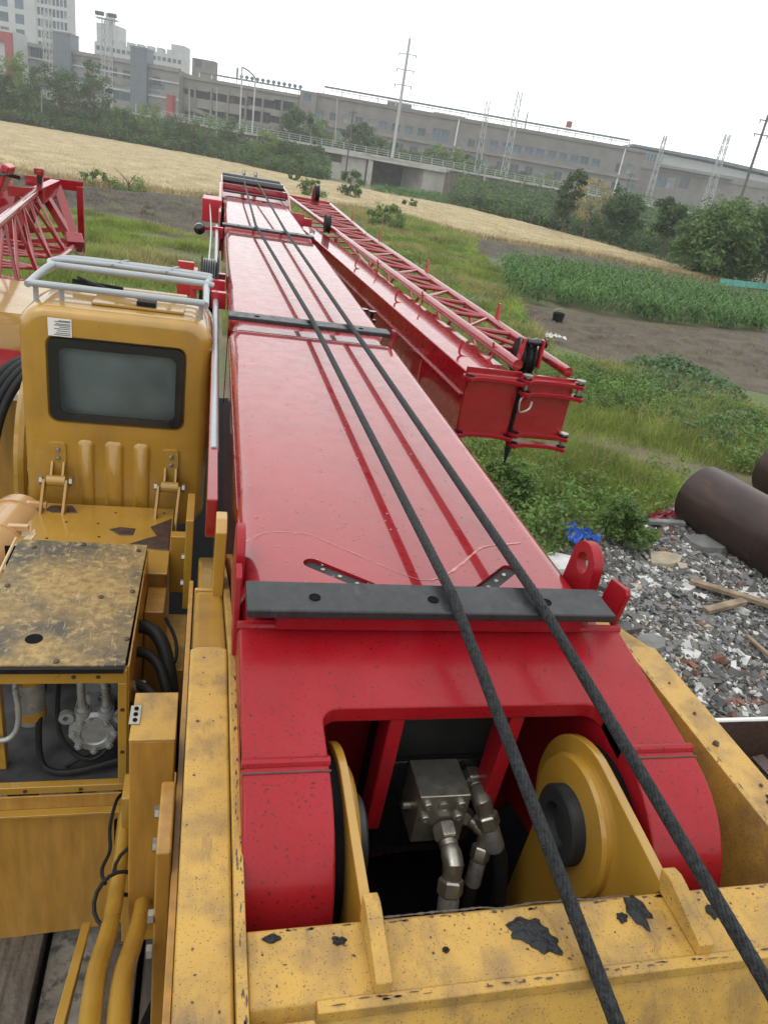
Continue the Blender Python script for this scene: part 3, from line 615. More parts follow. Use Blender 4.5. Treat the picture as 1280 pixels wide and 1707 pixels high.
# long slots cut by the strip: dark recess plates with a raised rim
def slot(p, q, w):
    p = Vector((p[0], p[1], 0)); q = Vector((q[0], q[1], 0)); d = (q - p).normalized(); n = Vector((-d.y, d.x, 0))
    def outl(w, z, e=0.0):
        o = []
        for k in range(9):
            a = math.pi / 2 + math.pi * k / 8; o.append(p + d * math.cos(a) * w + n * math.sin(a) * w)
        for k in range(9):
            a = -math.pi / 2 + math.pi * k / 8; o.append(q + d * math.cos(a) * w + n * math.sin(a) * w)
        return [(v.x, v.y, z) for v in o]
    cut = MB().loft([outl(w, -.014), outl(w, .03)]).build('cutter', M['red'], boom, smooth=0)
    bo = base_sec.modifiers.new('cut', 'BOOLEAN'); bo.object = cut; bo.operation = 'DIFFERENCE'; bo.solver = 'EXACT'
    while base_sec.modifiers[0].name != bo.name: base_sec.modifiers.move(len(base_sec.modifiers) - 1, 0)
    bpy.context.view_layer.update(); dg = bpy.context.evaluated_depsgraph_get()
    wnm = base_sec.modifiers.get('wn'); wnm.show_viewport = False; wnm.show_render = False; bpy.context.view_layer.update(); dg = bpy.context.evaluated_depsgraph_get()
    me = bpy.data.meshes.new_from_object(base_sec.evaluated_get(dg)); base_sec.modifiers.remove(bo); base_sec.data = me
    wnm.show_viewport = True; wnm.show_render = True
    bpy.data.objects.remove(cut)
    MB().loft([outl(w - .0015, -.0138), outl(w - .0015, -.0085), outl(w - .006, -.0075)]).build('slot', M['duststeel'], boom, smooth=30)
    for k in range(3): c_ = p.lerp(q, .2 + .3 * k); MB().lathe((c_.x, c_.y, -.0075), (0, 0, 1), [(0, .006), (.004, .005)], 6).build('slot_bolt', M['steel'], boom)
slot((-0.238, 0.098), (-0.125, 0.012), 0.019)
slot((0.228, 0.098), (0.135, 0.012), 0.019)
# scratch in the paint round the slots
sp = [(-.38, .176), (-.33, .222), (-.24, .226), (-.175, .178), (-.078, .095), (-.018, .049), (.022, .042)]
sp2 = [(.022, .042), (.066, .068), (.12, .12), (.162, .165), (.205, .2), (.31, .226)]
def ribbon(pts, w, name, m, z=0.0012, parent=boom):
    P = []
    for i in range(len(pts) - 1):
        for k in range(6):
            t = k / 6; a, b = pts[i], pts[i + 1]; c0 = pts[max(i - 1, 0)]; c1 = pts[min(i + 2, len(pts) - 1)]
            f = lambda j: 0.5 * (2 * a[j] + (b[j] - c0[j]) * t + (2 * c0[j] - 5 * a[j] + 4 * b[j] - c1[j]) * t * t + (3 * a[j] - c0[j] - 3 * b[j] + c1[j]) * t ** 3)
            P.append(Vector((f(0), f(1), z)))
    P.append(Vector((*pts[-1], z))); mb = MB(); vs = []
    for i, q in enumerate(P):
        t = (P[min(i + 1, len(P) - 1)] - P[max(i - 1, 0)]).normalized(); n = Vector((-t.y, t.x, 0))
        ww = w * random.uniform(0.5, 1.5); vs += [q + n * ww, q - n * ww * random.uniform(.4, 1)]
    mb.add(vs, [(2 * i, 2 * i + 1, 2 * i + 3, 2 * i + 2) for i in range(len(P) - 1)])
    return mb.build(name, M[m], parent, smooth=0)
ribbon(sp, 0.0008, 'scratch', 'weld'); ribbon(sp2, 0.0028, 'scratch', 'weld')
M['water'] = mat('water_drop', (.75, .72, .72), rough=.03, coat=1.0, crough=.02)
M['water'].node_tree.nodes['Principled BSDF'].inputs['Transmission Weight'].default_value = .9
wb = MB()
for i in range(260):
    x, y, r = random.uniform(-.36, .37), random.uniform(.0, 1.6) ** 1.0, random.uniform(.0012, .0034)
    if random.random() < .5: y *= .3
    k = 7; wb.loft([[(x + math.cos(6.283 * j / k) * r * f, y + math.sin(6.283 * j / k) * r * f, .0003 + r * .55 * h) for j in range(k)] for f, h in ((1, 0), (.8, .6), (.35, .95))], False, True)
wb.build('water_beads', M['water'], boom, smooth=80, kind='stuff')
# boom foot: sloping top plate with a square notch, two rounded box arms round the pivot
X = lambda v: v - BX
fz = lambda y: -0.030 - 0.04 * (1.16 - y) / 0.31
pl = [(.088, 1.165), (.088, .853), (.228, .853), (.228, .925)] + [(.258 - .03 * math.cos(a), .93 + .03 * math.sin(a)) for a in [math.pi / 2 * i / 5 for i in range(6)]] + \
     [(.742 + .03 * math.cos(a), .93 + .03 * math.sin(a)) for a in [math.pi / 2 * (1 - i / 5) for i in range(6)]] + [(.772, .925), (.772, .853), (.912, .853), (.912, 1.165)]
mb = MB(); n = len(pl)
mb.add([(X(x), y - BY, fz(y)) for x, y in pl] + [(X(x), y - BY, fz(y) - 0.035) for x, y in pl],
       [tuple(range(n)), tuple(range(2 * n - 1, n - 1, -1))] + [(i + n, (i + 1) % n + n, (i + 1) % n, i) for i in range(n)])
mb.build('foot_plate', M['red_foot'], boom, bevel=0.005, smooth=30)
MB().tube([(X(.085), -0.087, -.030), (X(.914), -0.087, -.030)], 0.009, 8).build('weld_bead', M['red_foot'], boom)
PY, PZ, PR = 0.86 - BY, 2.73 - BZ, 0.20
arc = [(PY + PR * math.cos(a), PZ + PR * math.sin(a)) for a in [math.pi * (0.5 + i / 20) for i in range(1, 20)]]
prof = [(0.02, -0.07), (-.4, -.069)] + arc + [(PY, PZ - PR), (0.02, PZ - PR - 0.1)]
for x0, x1 in ((.088, .228), (.772, .912)):
    a = MB().prism([(y, z) for y, z in prof], X(x0), X(x1)).build('foot_arm', M['red_foot'], boom, bevel=0.005, seg=3, smooth=35)
    MB().tube([(X(x0) - .001, -.397, -.069), (X(x1) + .001, -.397, -.069)], 0.0085, 8).build('weld_bead', M['red_foot'], a)
    MB().tube([(X(x0) - .001, -.416, -.0705), (X(x1) + .001, -.416, -.0705)], 0.0016, 6).build('weld_bead', M['rust'], a)
MB().box(X(.229), X(.771), 0.04, 0.06, -0.75, -0.075).build('foot_back_plate', M['red_foot'], boom)
for xx in (.36, .60):
    MB().prism([(-.268, -.066), (-.22, -.066), (-.22, -.40), (-.275, -.40), (-.283, -.1)], X(xx), X(xx + .03)).build('gusset', M['red_foot'], boom, bevel=0.004)
for xx in (.232,):
    MB().cyl((X(xx + .05), -.06, -.18), (X(xx + .062), -.06, -.18), 0.045, 24).build('access_cap', M['red_shade'], boom)
# boom head with sheave frame
hd = MB()
for sx in (-1, 1):
    MB().prism([(8.0, -.05), (8.45, .10), (9.6, .13), (10.2, .10), (10.35, -.25), (9.6, -.75), (8.2, -.75)], sx * .40 - .012, sx * .40 + .012).build('head_plate', M['red'], boom, bevel=0.004)
MB().box(-.39, .39, 8.62, 8.74, 0.02, 0.10).build('head_crossbar', M['red'], boom, bevel=0.005)
MB().cyl((-.385, 9.15, .10), (.385, 9.15, .10), .05, 16).build('head_roller', M['blackgloss'], boom)
MB().cyl((-.385, 9.75, .10), (.385, 9.75, .10), .05, 16).build('head_roller', M['blackgloss'], boom)
MB().box(-.385, .385, 8.62, 10.2, -.7, -.06).build('head_body', M['red_shade'], boom, bevel=0.01)
for x in (-.10, .06):
    sh = MB().lathe((x - .02, 9.95, -.02), (1, 0, 0), [(0, .05), (0, .22), (.006, .23), (.014, .20), (.026, .20), (.034, .23), (.04, .22), (.04, .05)], 32).build('sheave', M['blackgloss'], boom)
    MB().cyl((x - .03, 9.95, -.02), (x + .03, 9.95, -.02), .04, 12).build('hub', M['steel'], sh)
for i in range(3):
    MB().box(-.36 + .245 * i, -.36 + .245 * i + .2, 8.08, 8.38, -.029, -.020).build('head_cover_plate', M['red'], boom, bevel=0.003)
# side pipe, bracket and cable rail along the boom's left side
MB().tube([(-.445, 0.9, -.10), (-.445, 3.2, -.10), (-.445, 6.0, -.08)], 0.016, 10).build('side_conduit', M['railgrey'], boom)
MB().box(-.462, -.432, 0.55, 2.3, -.21, -.09).build('side_channel', M['red'], boom, bevel=0.004)
for y in (3.0, 3.55, 5.7, 7.3):
    MB().box(-.47, -.39, y, y + .05, -.14, -.05).build('conduit_clamp', M['red_shade'], boom)
MB().box(-.60, -.40, 7.2, 7.6, -.20, .03).build('head_bracket', M['red_shade'], boom, bevel=.01)
MB().prism([(6.6, -.5), (6.9, -.05), (8.2, .12), (8.4, .12), (8.4, -.5)], -.43, -.405).build('head_side_plate', M['red'], boom, bevel=.004)

# ---- cable reel hung on the boom's left side, and lamp
reel = empty('cable_reel', (0.0, 4.6, 2.78), 'black cable reel in a red frame on the boom side beyond the cab', 'cable reel')
MB().lathe((-.055, 4.75, 2.92), (1, 0, 0), [(0, .05), (0, .23), (.012, .23), (.012, .19), (.095, .19), (.095, .23), (.107, .23), (.107, .05)], 36).build('drum', M['black'], reel, smooth=30)
for i in range(6):
    MB().lathe((-.04 + i * .0135, 4.75, 2.92), (1, 0, 0), [(-.007, .195), (-.004, .207), (.004, .207), (.007, .195)], 36).build('cable_turn', M['blackgloss'], reel)
MB().box(-.10, .09, 4.48, 4.52, 2.98, 3.05).build('reel_arm', M['red_shade'], reel, bevel=.004)
MB().box(-.105, -.075, 4.5, 5.05, 2.70, 3.02).build('reel_guard', M['red_shade'], reel, bevel=.004)
MB().box(-.2, -.1, 4.95, 5.0, 2.85, 3.06).build('reel_bracket', M['red_shade'], reel, bevel=.004)
lampo = empty('work_lamp', (-.02, 8.0, 2.9), 'small black work lamp on a bracket near the boom head', 'lamp')
MB().lathe((-.12, 7.6, 2.98), (0, 1, 0), [(0, .02), (.015, .05), (.05, .056), (.08, .05), (.10, .015)], 20).build('housing', M['blackgloss'], lampo)
MB().bar((-.12, 7.68, 2.98), (.06, 7.68, 3.0), .03, .03).build('arm', M['red_shade'], lampo)
rcab = empty('reel_cable', (-.02, 6.0, 2.95), 'thin pale cable strung from the cable reel to the boom head', 'cable')
MB().tube([(-.01, 4.7, 3.12), (-.01, 6.5, 3.13), (-.05, 9.2, 3.16)], .006, 6).build('strand', M['railgrey'], rcab)
MB().box(-.09, -.01, 9.15, 9.3, 3.08, 3.2).build('end_clamp', M['black'], rcab)

# ---- hoist ropes: eight-lobed strands twisting along the path
def rope(label, pts, D=0.0222, fine_to=4.2):
    root = empty('hoist_rope', pts[0], label, 'wire rope', 'hoist ropes over the boom')
    P = [Vector(p) for p in pts]; path = []; s = 0.0
    for i in range(len(P) - 1):
        L = (P[i + 1] - P[i]).length; d0 = P[i]; k = 0
        while k < L:
            q = d0 + (P[i + 1] - d0) * (k / L); path.append((q, s + k)); k += 0.008 if q.y < fine_to else (0.022 if q.y < 7 else 0.2)
        s += L
    path.append((P[-1], s)); n = 40; vs = []; K = len(path)
    for i, (q, a) in enumerate(path):
        t = (path[min(i + 1, K - 1)][0] - path[max(i - 1, 0)][0]).normalized()
        x = t.cross(Vector((0, 0, 1))).normalized(); b = x.cross(t); tw = -2 * math.pi * a / 0.17
        amp = 0.13 if q.y < 7 else 0.0
        for j in range(n):
            an = 2 * math.pi * j / n; r = D / 2 * (1 - amp * (1 - abs(math.cos(5 * an))) ** 1.5)
            vs.append(q + (x * math.cos(an + tw) + b * math.sin(an + tw)) * r)
    mb = MB(); mb.add(vs, [(i * n + j, i * n + (j + 1) % n, (i + 1) * n + (j + 1) % n, (i + 1) * n + j) for i in range(K - 1) for j in range(n)])
    mb.build('strands', M['rope'], root, smooth=60)
rope('left of the two greased black hoist ropes, crossing the strip middle', [(0.60, -0.55, 2.60), (.562, .459, 2.852), (.503, 1.160, 3.0545), (.471, 3.42, 3.108), (.352, 6.58, 3.1865), (.36, 9.9, 3.33), (.39, 11.2, 3.36)])
rope('right of the two greased black hoist ropes, nearer the round lug', [(0.85, -0.55, 2.70), (.759, .438, 2.915), (.688, 1.165, 3.0545), (.652, 3.42, 3.108), (.595, 6.58, 3.1865), (.545, 9.9, 3.33), (.545, 11.2, 3.36)])

# ---- slewing frame (yellow turntable frame that carries boom, cab and winch)
fr = empty('slewing_frame', (0.55, 0.9, 1.15), 'dirty yellow welded turntable frame holding the boom foot', 'crane frame')
lp = [(0.50, 2.85), (1.25, 2.85), (1.275, 2.838), (1.64, 2.74), (2.0, 2.60), (2.35, 2.42), (2.45, 2.2), (2.45, 1.5), (0.50, 1.5)]
hi = lambda d: [(y, z + (d if i < 6 else 0)) for i, (y, z) in enumerate(lp)]
MB().prism([(.50, 2.85), (1.248, 2.85), (1.248, 1.5), (.5, 1.5)], 0.0, 0.0745).build('side_beam', M['yel_dirty'], fr, bevel=.006, seg=3)
MB().prism([(1.249, 2.846), (1.275, 2.836), (1.64, 2.735), (1.64, 1.5), (1.249, 1.5)], 0.004, 0.0745).build('side_beam', M['yel'], fr, bevel=.012, seg=3)
MB().prism([(1.641, 2.725), (2.0, 2.60), (2.35, 2.42), (2.45, 2.2), (2.45, 1.5), (1.641, 1.5)], 0.012, 0.0745).build('side_beam', M['yel'], fr, bevel=.012, seg=3)
MB().box(.003, .0745, 1.634, 1.646, 2.55, 2.742).build('weld_bead', M['yel'], fr, bevel=.004)
MB().prism(hi(.016), 0.0755, 0.0905).build('side_plate', M['yel_dirty'], fr, bevel=.002)
MB().prism(hi(.012), 1.008, 1.022).build('side_plate', M['yel_dirty'], fr, bevel=.002)
MB().prism([(y - (.2 if y < 1 else 0), z) for y, z in lp], 1.0225, 1.105).build('side_beam', M['yel_dirty'], fr, bevel=.006, seg=3)
MB().prism([(1.60, 2.72), (1.60, 2.93), (1.63, 2.955), (1.67, 2.955), (1.695, 2.93), (1.75, 2.70)], .046, .074).build('stop_tab', M['yel'], fr, bevel=.003)
MB().box(-.002, .17, .470, .4995, 2.60, 2.862).build('end_plate', M['yel_dirty'], fr, bevel=.004)
MB().box(-.016, -.001, .5, 2.3, 1.5, 2.35).build('outer_web', M['yel_streak'], fr, bevel=.002)
cb = MB().prism([(.524, 2.852), (.622, 2.852), (.628, 2.846), (.628, 2.25), (.45, 2.25), (.44, 2.70), (.512, 2.832)], .091, 1.0075).build('cross_beam', M['yel_dirty'], fr, bevel=.004)
MB().prism([(.507, 2.836), (.508, 2.8545), (.522, 2.8575), (.527, 2.85)], .175, 1.006).build('weld_lip', M['yel_dirty'], cb, bevel=.002)
def blob(cx, cy, w, h, seed, name='grease_smear', z=2.853, par=cb, m='grease', th=.005):
    rr = random.Random(seed); n = 26; k1 = [rr.uniform(-.22, .22) for _ in range(6)]
    def rad(a): return 1 + sum(k1[i] * math.sin((i + 2) * a + i) for i in range(6)) * .6
    rings = []
    for f, zz in ((1.0, 0), (.86, .5), (.55, 1.0), (.22, .8)):
        rings.append([(cx + w * f * rad(2 * math.pi * j / n) * math.cos(2 * math.pi * j / n), cy + h * f * rad(2 * math.pi * j / n) * math.sin(2 * math.pi * j / n), z + th * zz * rr.uniform(.7, 1.2)) for j in range(n)])
    mb = MB(); mb.loft(rings, False, True); return mb.build(name, M[m], par, smooth=60)
blob(.490, .586, .030, .020, 3); blob(.508, .566, .022, .018, 4); blob(.676, .598, .018, .026, 5); blob(.645, .590, .009, .008, 6); blob(.215, .598, .010, .006, 8)
blob(.125, .61, .012, .006, 11); blob(.80, .585, .010, .012, 12); blob(.36, .57, .005, .004, 13)
for i in range(26):
    MB().lathe((random.uniform(.1, .99), random.uniform(.54, .615), 2.8515), (0, 0, 1), [(0, random.uniform(.001, .0028)), (.0016, .0012)], 8).build('weld_spatter', M['rust'], cb) if i < 14 else None
# pivot plates with boss and pin, and their ribs over the cross beam
def pivot(x0, x1, inner):
    arcp = [(.86 + .165 * math.cos(a), 2.73 + .165 * math.sin(a)) for a in [math.pi * (-.25 + .80 * i / 16) for i in range(17)]]
    pr = [(.629, 2.2), (1.0, 2.2)] + arcp + [(.66, 2.872), (.629, 2.868)]
    p = MB().prism(pr, x0, x1).build('pivot_plate', M['yel'], fr, bevel=.003, smooth=30)
    dx = -1 if inner < x0 + .001 else 1; xf = x0 if dx < 0 else x1
    MB().lathe((xf, .86, 2.73), (dx, 0, 0), [(0, .132), (.010, .132), (.016, .126), (.016, .05)], 48).build('boss_ring', M['yel'], p, smooth=35)
    MB().lathe((xf + dx * .016, .86, 2.73), (dx, 0, 0), [(0, .074), (.022, .074), (.026, .069), (.026, .042), (.003, .040), (.003, 0.0)], 40).build('pin', M['duststeel'], p, smooth=35)
    MB().prism([(.522, 2.8535), (.629, 2.8535), (.640, 2.89), (.622, 2.895), (.607, 2.893), (.524, 2.874)], x0 - .001, x1 + .006).build('rib', M['yel_dirty'], p, bevel=.003)
pivot(.250, .266, .27); pivot(.730, .748, .72)
MB().cyl((.2285, .86, 2.73), (.2495, .86, 2.73), .15, 32).build('thrust_washer', M['dark'], fr)
MB().cyl((.7485, .86, 2.73), (.7715, .86, 2.73), .15, 32).build('thrust_washer', M['dark'], fr)
MB().box(.0915, 1.0075, .64, 2.3, 1.5, 2.20).build('frame_floor', M['dark'], fr)  # near-black colour stands in for the shade below the boom foot
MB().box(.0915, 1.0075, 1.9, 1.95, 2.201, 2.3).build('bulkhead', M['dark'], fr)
for (x, y, r) in ((1.06, 1.02, .004), (1.05, .93, .007), (1.075, .82, .004), (1.06, 1.12, .003)):
    MB().lathe((x, y, 2.85), (0, 0, 1), [(0, r), (r, r * .8), (r * 1.4, r * .3)], 8).build('weld_spatter', M['rust'], fr)
blob(1.07, .775, .012, .018, 15, par=fr, z=2.851)

rr_ = random.Random(5)
ribbon([(.28 + .03 * i, .6245 + rr_.uniform(-.002, .002)) for i in range(14)], .0016, 'grime_line', 'rust', 2.8532, fr)
ch = MB(); rc = random.Random(9)
def chip(x, y, z, w, h):
    k = 6; o = [(x + w * math.cos(6.283 * i / k) * rc.uniform(.4, 1.2), y + h * math.sin(6.283 * i / k) * rc.uniform(.4, 1.2)) for i in range(k)]
    ch.add([(a, b, z + .0004) for a, b in o], [tuple(range(k))])
for i in range(46): chip(rc.uniform(.1, 1.0), .6195 + rc.uniform(-.002, .0015), 2.8522, rc.uniform(.002, .010), rc.uniform(.001, .003))
for i in range(40): chip(rc.uniform(.18, 1.0), .5175 + rc.uniform(-.0035, .0015), 2.8572, rc.uniform(.002, .012), rc.uniform(.0008, .002))
for i in range(46): chip(.083 + rc.uniform(-.003, .005), rc.uniform(.5, 1.24), 2.8662, rc.uniform(.0008, .002), rc.uniform(.002, .010))
for i in range(30): chip(1.014 + rc.uniform(-.004, .004), rc.uniform(.5, 1.24), 2.8622, rc.uniform(.0008, .002), rc.uniform(.002, .010))
for i in range(24): chip(rc.uniform(.12, .98), rc.uniform(.54, .61), 2.8522, rc.uniform(.001, .006), rc.uniform(.001, .003))
for i in range(16): chip(.068 + rc.uniform(-.06, .004), rc.uniform(.52, 1.22), 2.8502, rc.uniform(.001, .004), rc.uniform(.001, .004))
ch.build('paint_chips', M['rust'], fr, smooth=0, kind='stuff')
# ---- hydraulic manifold on the telescoping cylinder, inside the notch
man = empty('hydraulic_manifold', (.51, 1.0, 2.55), 'grey steel valve block with elbow fittings inside the boom foot', 'valve block')
MB().box(.40, .64, 1.075, 1.28, 2.40, 2.84).build('cylinder_end', M['duststeel'], man, bevel=.006)
MB().box(.405, .635, 1.055, 1.0745, 2.45, 2.705).build('mounting_plate', M['blackgloss'], man, bevel=.003)
bk = MB().box(.450, .556, .955, 1.054, 2.585, 2.712).build('valve_body', M['steel'], man, bevel=.003)
for (x, z) in ((.468, 2.69), (.538, 2.69), (.468, 2.655), (.538, 2.655)):
    MB().lathe((x, .955, z), (0, -1, 0), [(0, .0105), (.006, .0105), (.008, .009), (.008, .005), (.003, .0045), (.003, 0)], 16).build('socket_bolt', M['steel'], bk, smooth=30)
MB().lathe((.503, .955, 2.682), (0, -1, 0), [(0, .012), (.004, .012), (.005, .006), (.002, .005), (.002, 0)], 16).build('plug', M['steel'], bk, smooth=30)
MB().lathe((.45, 1.0, 2.64), (-1, 0, 0), [(0, .008), (.014, .008), (.016, .006)], 8).build('side_plug', M['steel'], bk)
def fitting(p, d, hosepts, s=1.0):
    """hex nut, elbow, ferrule and hose"""
    p = Vector(p); d = Vector(d).normalized(); g = Vector(hosepts[0]) - Vector(p)
    f = MB(); f.lathe(p, d, [(0, .022 * s), (.006, .026 * s), (.03, .026 * s), (.034, .022 * s)], 6)
    f.lathe(p + d * .034, d, [(0, .019 * s), (.012, .019 * s)], 16)
    e0 = p + d * .046; e1 = e0 + d * .03; dn = (Vector(hosepts[0]) - e1).normalized()
    f.tube([e0, e0 + d * .012, e1 + dn * .004, e1 + dn * .03], [.018 * s, .021 * s, .021 * s, .018 * s], 14)
    q = e1 + dn * .03; f.lathe(q, dn, [(0, .022 * s), (.004, .026 * s), (.03, .026 * s), (.034, .021 * s)], 6)
    o = f.build('elbow_fitting', M['steel'], man, smooth=35, bevel=.0015)
    MB().lathe(q + dn * .034, dn, [(0, .021 * s), (.05, .0215 * s), (.055, .019 * s)], 16).build('ferrule', M['alu'], o)
    MB().tube([q + dn * .05] + [Vector(h) for h in hosepts], .0165 * s, 12).build('hose', M['hose'], man)
fitting((.512, .955, 2.632), (.05, -1, -.25), [(.500, .80, 2.45), (.47, .78, 2.3), (.46, .9, 2.15)])
fitting((.595, 1.055, 2.665), (0, -1, .05), [(.655, .93, 2.52), (.67, .90, 2.32), (.66, .95, 2.15)])
fitting((.556, 1.0, 2.62), (.8, -.5, -.35), [(.585, .90, 2.42), (.57, .88, 2.3), (.55, .95, 2.15)], .8)

# ---- operator's cab
cab = empty('operator_cab', (-.36, 3.9, 1.9), 'ochre yellow crane cab with dark-framed rear window and grey roof rails', 'crane cab')
x0, x1 = -.755, .030
def cabring(y, i, z0, z1, r): return [(x, y, z) for x, z in rrect(x0 + i, x1 - i, z0, z1, r, 6)]
WIN = (-.640, -.086, 2.588, 2.953)
wr = rrect(*WIN, .035, 6)
rear_out = rrect(x0 + .05, x1 - .05, 2.10, 3.035, .07, 6)
mb = MB()
mb.loft([[(x, 3.215, z) for x, z in wr], [(x, 3.200, z) for x, z in rrect(WIN[0] - .008, WIN[1] + .008, WIN[2] - .008, WIN[3] + .008, .04, 6)],
         [(x, 3.198, z) for x, z in rear_out], cabring(3.202, .028, 2.095, 3.056, .085), cabring(3.222, .008, 2.09, 3.072, .10), cabring(3.26, 0, 2.085, 3.080, .105),
         cabring(3.5, 0, 1.95, 3.085, .105), cabring(3.75, .0, 1.9, 3.06, .10), cabring(4.1, .01, 1.9, 2.96, .10), cabring(4.5, .03, 1.9, 2.74, .1), cabring(4.75, .06, 1.95, 2.5, .1)], False, True)
mb.build('shell', M['yel'], cab, smooth=50, wn=True)
w = MB().loft([[(x, 3.206, z) for x, z in rrect(-.598, -.123, 2.624, 2.912, .032, 6)], [(x, 3.193, z) for x, z in rrect(-.600, -.121, 2.622, 2.914, .033, 6)],
               [(x, 3.193, z) for x, z in rrect(WIN[0] + .003, WIN[1] - .003, WIN[2] + .003, WIN[3] - .003, .033, 6)],
               [(x, 3.210, z) for x, z in rrect(WIN[0] + .001, WIN[1] - .001, WIN[2] + .001, WIN[3] - .001, .034, 6)]], False, False).build('rear_window', M['blackgloss'], cab, smooth=30)
mb = MB(); pr_ = [(x, 3.2035, z) for x, z in rrect(-.602, -.119, 2.620, 2.916, .033, 6)]; mb.add(pr_, [tuple(range(len(pr_)))]); mb.build('pane', M['glass'], w, smooth=0)
mb = MB(); nx, nz = 60, 8; vs = []
for i in range(nx + 1):
    for j in range(nz + 1):
        u = i / nx; v = j / nz
        vs.append((-.66 + .60 * u, 3.275 + .014 * math.sin(u * 17 + v * 5) * (1 - .4 * v) + .012 * math.sin(u * 11 + v * 3) + (.05 * max(0, (u - .45) * (1.1 - v)) if v < .75 else 0), 2.56 + .42 * v))
mb.add(vs, [(i * (nz + 1) + j, (i + 1) * (nz + 1) + j, (i + 1) * (nz + 1) + j + 1, i * (nz + 1) + j + 1) for i in range(nx) for j in range(nz)])
mb.build('curtain', M['curtain'], w, smooth=60)
for a, b in ((-.531, -.461), (-.418, -.337), (-.295, -.223)):
    mb = MB(); mb.loft([[(x, 3.1985, z) for x, z in rrect(a, b, 2.12, 2.505, .025, 5)], [(x, 3.186, z) for x, z in rrect(a + .010, b - .010, 2.13, 2.493, .020, 5)]], False, True)
    mb.build('pressed_rib', M['yel'], cab, smooth=50)
n_ = MB().box(-.633, -.542, 3.1935, 3.1975, 2.960, 3.033).build('notice_plate', M['white'], cab, label='small white notice plate with rows of print')
for k, (u, v) in enumerate(((.62, .10), (.35, .16), (.42, .28), (.28, .36), (.66, .46), (.30, .56), (.5, .68), (.4, .8), (.28, .9))):
    MB().box(-.633 + .091 * u * .6 + .008, -.546, 3.1925, 3.1934, 3.033 - .073 * v - .0022, 3.033 - .073 * v + .0012).build('print_line', M['print'], n_, smooth=0)
def bracket(xc, side):
    root = MB().loft([[(x, 3.1985, z) for x, z in rrect(xc - .034, xc + .034, 2.25, 2.488, .014, 4)], [(x, 3.188, z) for x, z in rrect(xc - .032, xc + .032, 2.252, 2.486, .013, 4)]], False, True).build('hinge_plate', M['yel'], cab, smooth=40)
    for z in (2.455, 2.415):
        MB().lathe((xc, 3.188, z), (0, -1, 0), [(0, .0125), (.003, .0125), (.003, .0095), (.011, .0095), (.012, .007)], 6).build('bolt', M['steel'], root)
    for s in (-1, 1):
        MB().prism([(3.188, 2.40), (3.182, 2.40), (3.135, 2.345), (3.135, 2.31), (3.188, 2.31)], xc + s * .024 - .005, xc + s * .024 + .005).build('ear', M['yel'], root, bevel=.002)
        MB().bar((xc + s * .046, 3.125, 2.335), (xc + s * .046 - .014, 3.02, 2.12), .013, .034).build('link', M['yel'], root, bevel=.003)
        MB().lathe((xc + s * .055, 3.125, 2.33), (s, 0, 0), [(0, .02), (.012, .02), (.014, .016)], 6).build('nut', M['steel'], root)
    MB().cyl((xc - .038, 3.128, 2.33), (xc + .038, 3.128, 2.33), .024, 18).build('pivot_sleeve', M['yel'], root)
bracket(-.612, -1); bracket(-.130, 1)
rails = [(3.30, 3.150, -.715, -.015, 0.016), (3.42, 3.195, -.62, -.03, .015), (3.58, 3.205, -.66, -.02, .014), (3.74, 3.20, -.66, -.02, .014), (3.88, 3.18, -.66, -.02, .014)]
def arch(y, z, a, b, r, zb):
    c = .05; MB().tube([(a, y, zb), (a, y, z - c), (a + .015, y, z - .015), (a + c, y, z), (b - c, y, z), (b - .015, y, z - .015), (b, y, z - c), (b, y, zb)], r, 10).build('roof_rail', M['railgrey'], cab)
MB().tube([(-.72, 3.29, 3.145), (-.015, 3.29, 3.145)], .0145, 12).build('roof_rail', M['railgrey'], cab)
MB().tube([(-.72, 3.28, 3.14), (-.70, 3.38, 3.165), (-.665, 3.48, 3.192), (-.62, 3.52, 3.188), (-.04, 3.52, 3.188), (-.015, 3.5, 3.178), (-.01, 3.28, 3.14)], .0145, 12).build('roof_rail', M['railgrey'], cab)
for y, z in ((3.66, 3.190), (3.80, 3.178), (3.94, 3.160)):
    MB().tube([(-.705, 3.36, 3.16), (-.69, y - .09, z - .02), (-.64, y, z), (-.05, y, z), (-.012, y - .06, z - .012), (-.010, 3.32, 3.145)], .0125, 10).build('roof_rail', M['railgrey'], cab)
for x in (-.45, -.21):
    MB().bar((x, 3.6, 3.204), (x + .05, 3.98, 3.174), .018, .008).build('rail_crossbar', M['railgrey'], cab)
for x in (-.70, -.60, -.03):
    MB().cyl((x, 3.33, 3.06), (x, 3.33, 3.15), .011, 8).build('rail_post', M['railgrey'], cab)
MB().box(-.48, -.10, 3.30, 3.7, 3.082, 3.094).build('roof_hatch', M['yel'], cab, bevel=.004)
wp = MB().tube([(-.58, 3.62, 3.13), (-.45, 3.5, 3.118), (-.27, 3.38, 3.112)], .007, 6).build('wiper_arm', M['black'], cab)
MB().box(-.30, -.22, 3.32, 3.40, 3.082, 3.115).build('wiper_motor', M['black'], wp, bevel=.006)
MB().bar((-.60, 3.60, 3.115), (-.38, 3.56, 3.11), .012, .02).build('wiper_blade', M['black'], wp)
MB().box(.034, .058, 3.30, 3.36, 2.55, 2.86).build('side_bracket', M['white'], cab)

